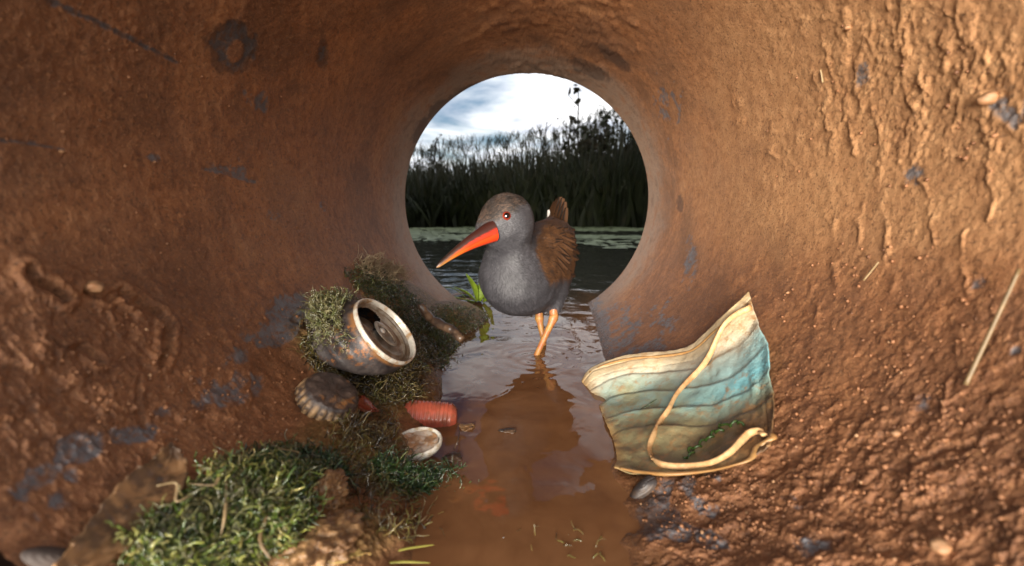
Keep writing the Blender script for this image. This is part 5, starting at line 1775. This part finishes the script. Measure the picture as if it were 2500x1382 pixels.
m_shell = simple_mat("dark_shell", (0.028, 0.022, 0.021), 0.5, 0.4, 220, 0.0004, dirt=(0.07, 0.042, 0.026), dirt_amt=0.3)
p, n = hit(1578, 1196)
shell("mussel_shell", "narrow dark shell half in the water below the mask", p + n * 0.003, frame((n + Vector((-0.5, -0.3, 0))).normalized(), (0.6, 0, 0.8)), 0.0082, 0.0038, 0.003, m_shell)
m_pshell = simple_mat("grey_shell", (0.05, 0.034, 0.027), 0.7, 0.3, 160, 0.0005)
p, n = hit(130, 1372)
shell("snail_shell", "blurred pale shell in the bottom left corner", p + n * 0.0015, frame(n, (1, 0.2, 0)), 0.006, 0.003, 0.0022, m_pshell)

for px, py, rr3, lab, sd in ((1140, 1043, (0.0052, 0.0040, 0.0016), "small brown scum raft floating beside the pink cap", 3), (1238, 1052, (0.0046, 0.0030, 0.0012), "small brown leaf fragment floating in the bird's reflection", 6), (1105, 1118, (0.0050, 0.0046, 0.0022), "dark weedy crumb at the right of the white cap", 9)):
    lump("floating_debris", lab, "debris", on_plane(px, py, H_WATER + 0.0002), rr3, m_twig if sd != 3 else m_clay, sd, 0.6, "debris floating on the water", 4, 0.2)

# ---- loose grit over the lower walls (too small to pick apart)
rng = np.random.default_rng(41)
gp, gn = surface_points(2400, [(2050, 1150, 500, 260, 0, 3), (520, 930, 420, 200, 0, 1.8), (2150, 780, 330, 200, 0, 0.7), (2150, 260, 360, 260, 0, 0.4), (400, 400, 420, 380, 0, 0.35), (1750, 1250, 180, 140, 0, 1.2)], rng)
n = len(gp)
s_ = 0.00028 + 0.0009 * rng.random(n) ** 3.5
oct_ = np.array([(1, 0, 0), (0, 1, 0), (-1, 0, 0), (0, -1, 0), (0, 0, 1), (0, 0, -1)], float)
jv = oct_[None] * (0.7 + 0.6 * rng.random((n, 6, 1)))
q_ = rng.normal(size=(n, 3, 3)); q_ = np.linalg.qr(q_)[0]
v = (np.einsum("nij,nkj->nki", q_, jv) * s_[:, None, None] + gp[:, None, :] + gn[:, None, :] * (s_ * 0.3)[:, None, None]).reshape(-1, 3)
fo = np.array([(0, 1, 4), (1, 2, 4), (2, 3, 4), (3, 0, 4), (1, 0, 5), (2, 1, 5), (3, 2, 5), (0, 3, 5)])
f = (np.arange(n)[:, None, None] * 6 + fo[None]).reshape(-1, 3)
me = np_mesh("grit", v, f); attr(me, "tone", np.repeat(rng.random(n), 6))
m_grit, t, b = material("grit")
L(t, ramp(t, attribute(t, "tone"), [(0.0, (0.12, 0.05, 0.022)), (0.5, (0.26, 0.11, 0.045)), (0.93, (0.28, 0.125, 0.055)), (1.0, (0.36, 0.20, 0.10))]), b.inputs["Base Color"])
b.inputs["Roughness"].default_value = 0.6
tag(obj("grit", me, m_grit), "loose grit and sand grains sticking to the pipe wall", "grit", kind="stuff")

# ---- bright water plant at the far mouth
m_plant = simple_mat("fresh_green_leaf", (0.24, 0.36, 0.030), 0.35, 0.25, 120, 0.0004, dirt=(0.30, 0.27, 0.04), dirt_amt=0.25, dirt_scale=60)
plant = thing("water_plant", "bright green water plant growing at the far mouth behind the bird", "plant", on_plane(1165, 738))
ld_ = [((1165, 735), (1158, 700), (1138, 668), 0.0060), ((1170, 735), (1182, 690), (1172, 652), 0.0080), ((1165, 738), (1140, 715), (1108, 700), 0.0055), ((1180, 738), (1195, 715), (1205, 690), 0.0046), ((1160, 738), (1120, 728), (1072, 722), 0.0045),
       ((1172, 736), (1168, 705), (1146, 688), 0.0090), ((1150, 738), (1110, 706), (1070, 700), 0.0022), ((1185, 738), (1200, 728), (1216, 716), 0.0060)]
for k_, (a_, b_, c_, wd_) in enumerate(ld_):
    dd_ = 0.625 + 0.006 * k_
    p = smooth_path([P(*a_, dd_), P(*b_, dd_), P(*c_, dd_ - 0.01)], 14)
    p[:, 2] = np.maximum(p[:, 2], H_WATER + 0.001)
    part("leaf", tube_mesh("leaf", p, wd_ * np.sin(np.linspace(0.25, 3.08, 14)) ** 0.8, 8, 0.16, up=(0.3, 0.5, 1)), m_plant, plant)
m_brl = simple_mat("brown_wet_leaf", (0.16, 0.075, 0.025), 0.35, 0.3, 150, 0.0004)
for k_, (a_, b_, c_) in enumerate((((1100, 722), (1130, 716), (1155, 722)), ((1120, 732), (1150, 730), (1180, 736)))):
    p = smooth_path([on_plane(x_, y_, H_WATER + 0.003) for x_, y_ in (a_, b_, c_)], 12)
    tag(obj("floating_leaf", tube_mesh("floating_leaf", p, 0.006 * np.sin(np.linspace(0.2, 3.0, 12)), 8, 0.2), m_brl), ("brown wet leaf floating left of the water plant", "brown wet leaf floating in front of the water plant")[k_], "leaf")
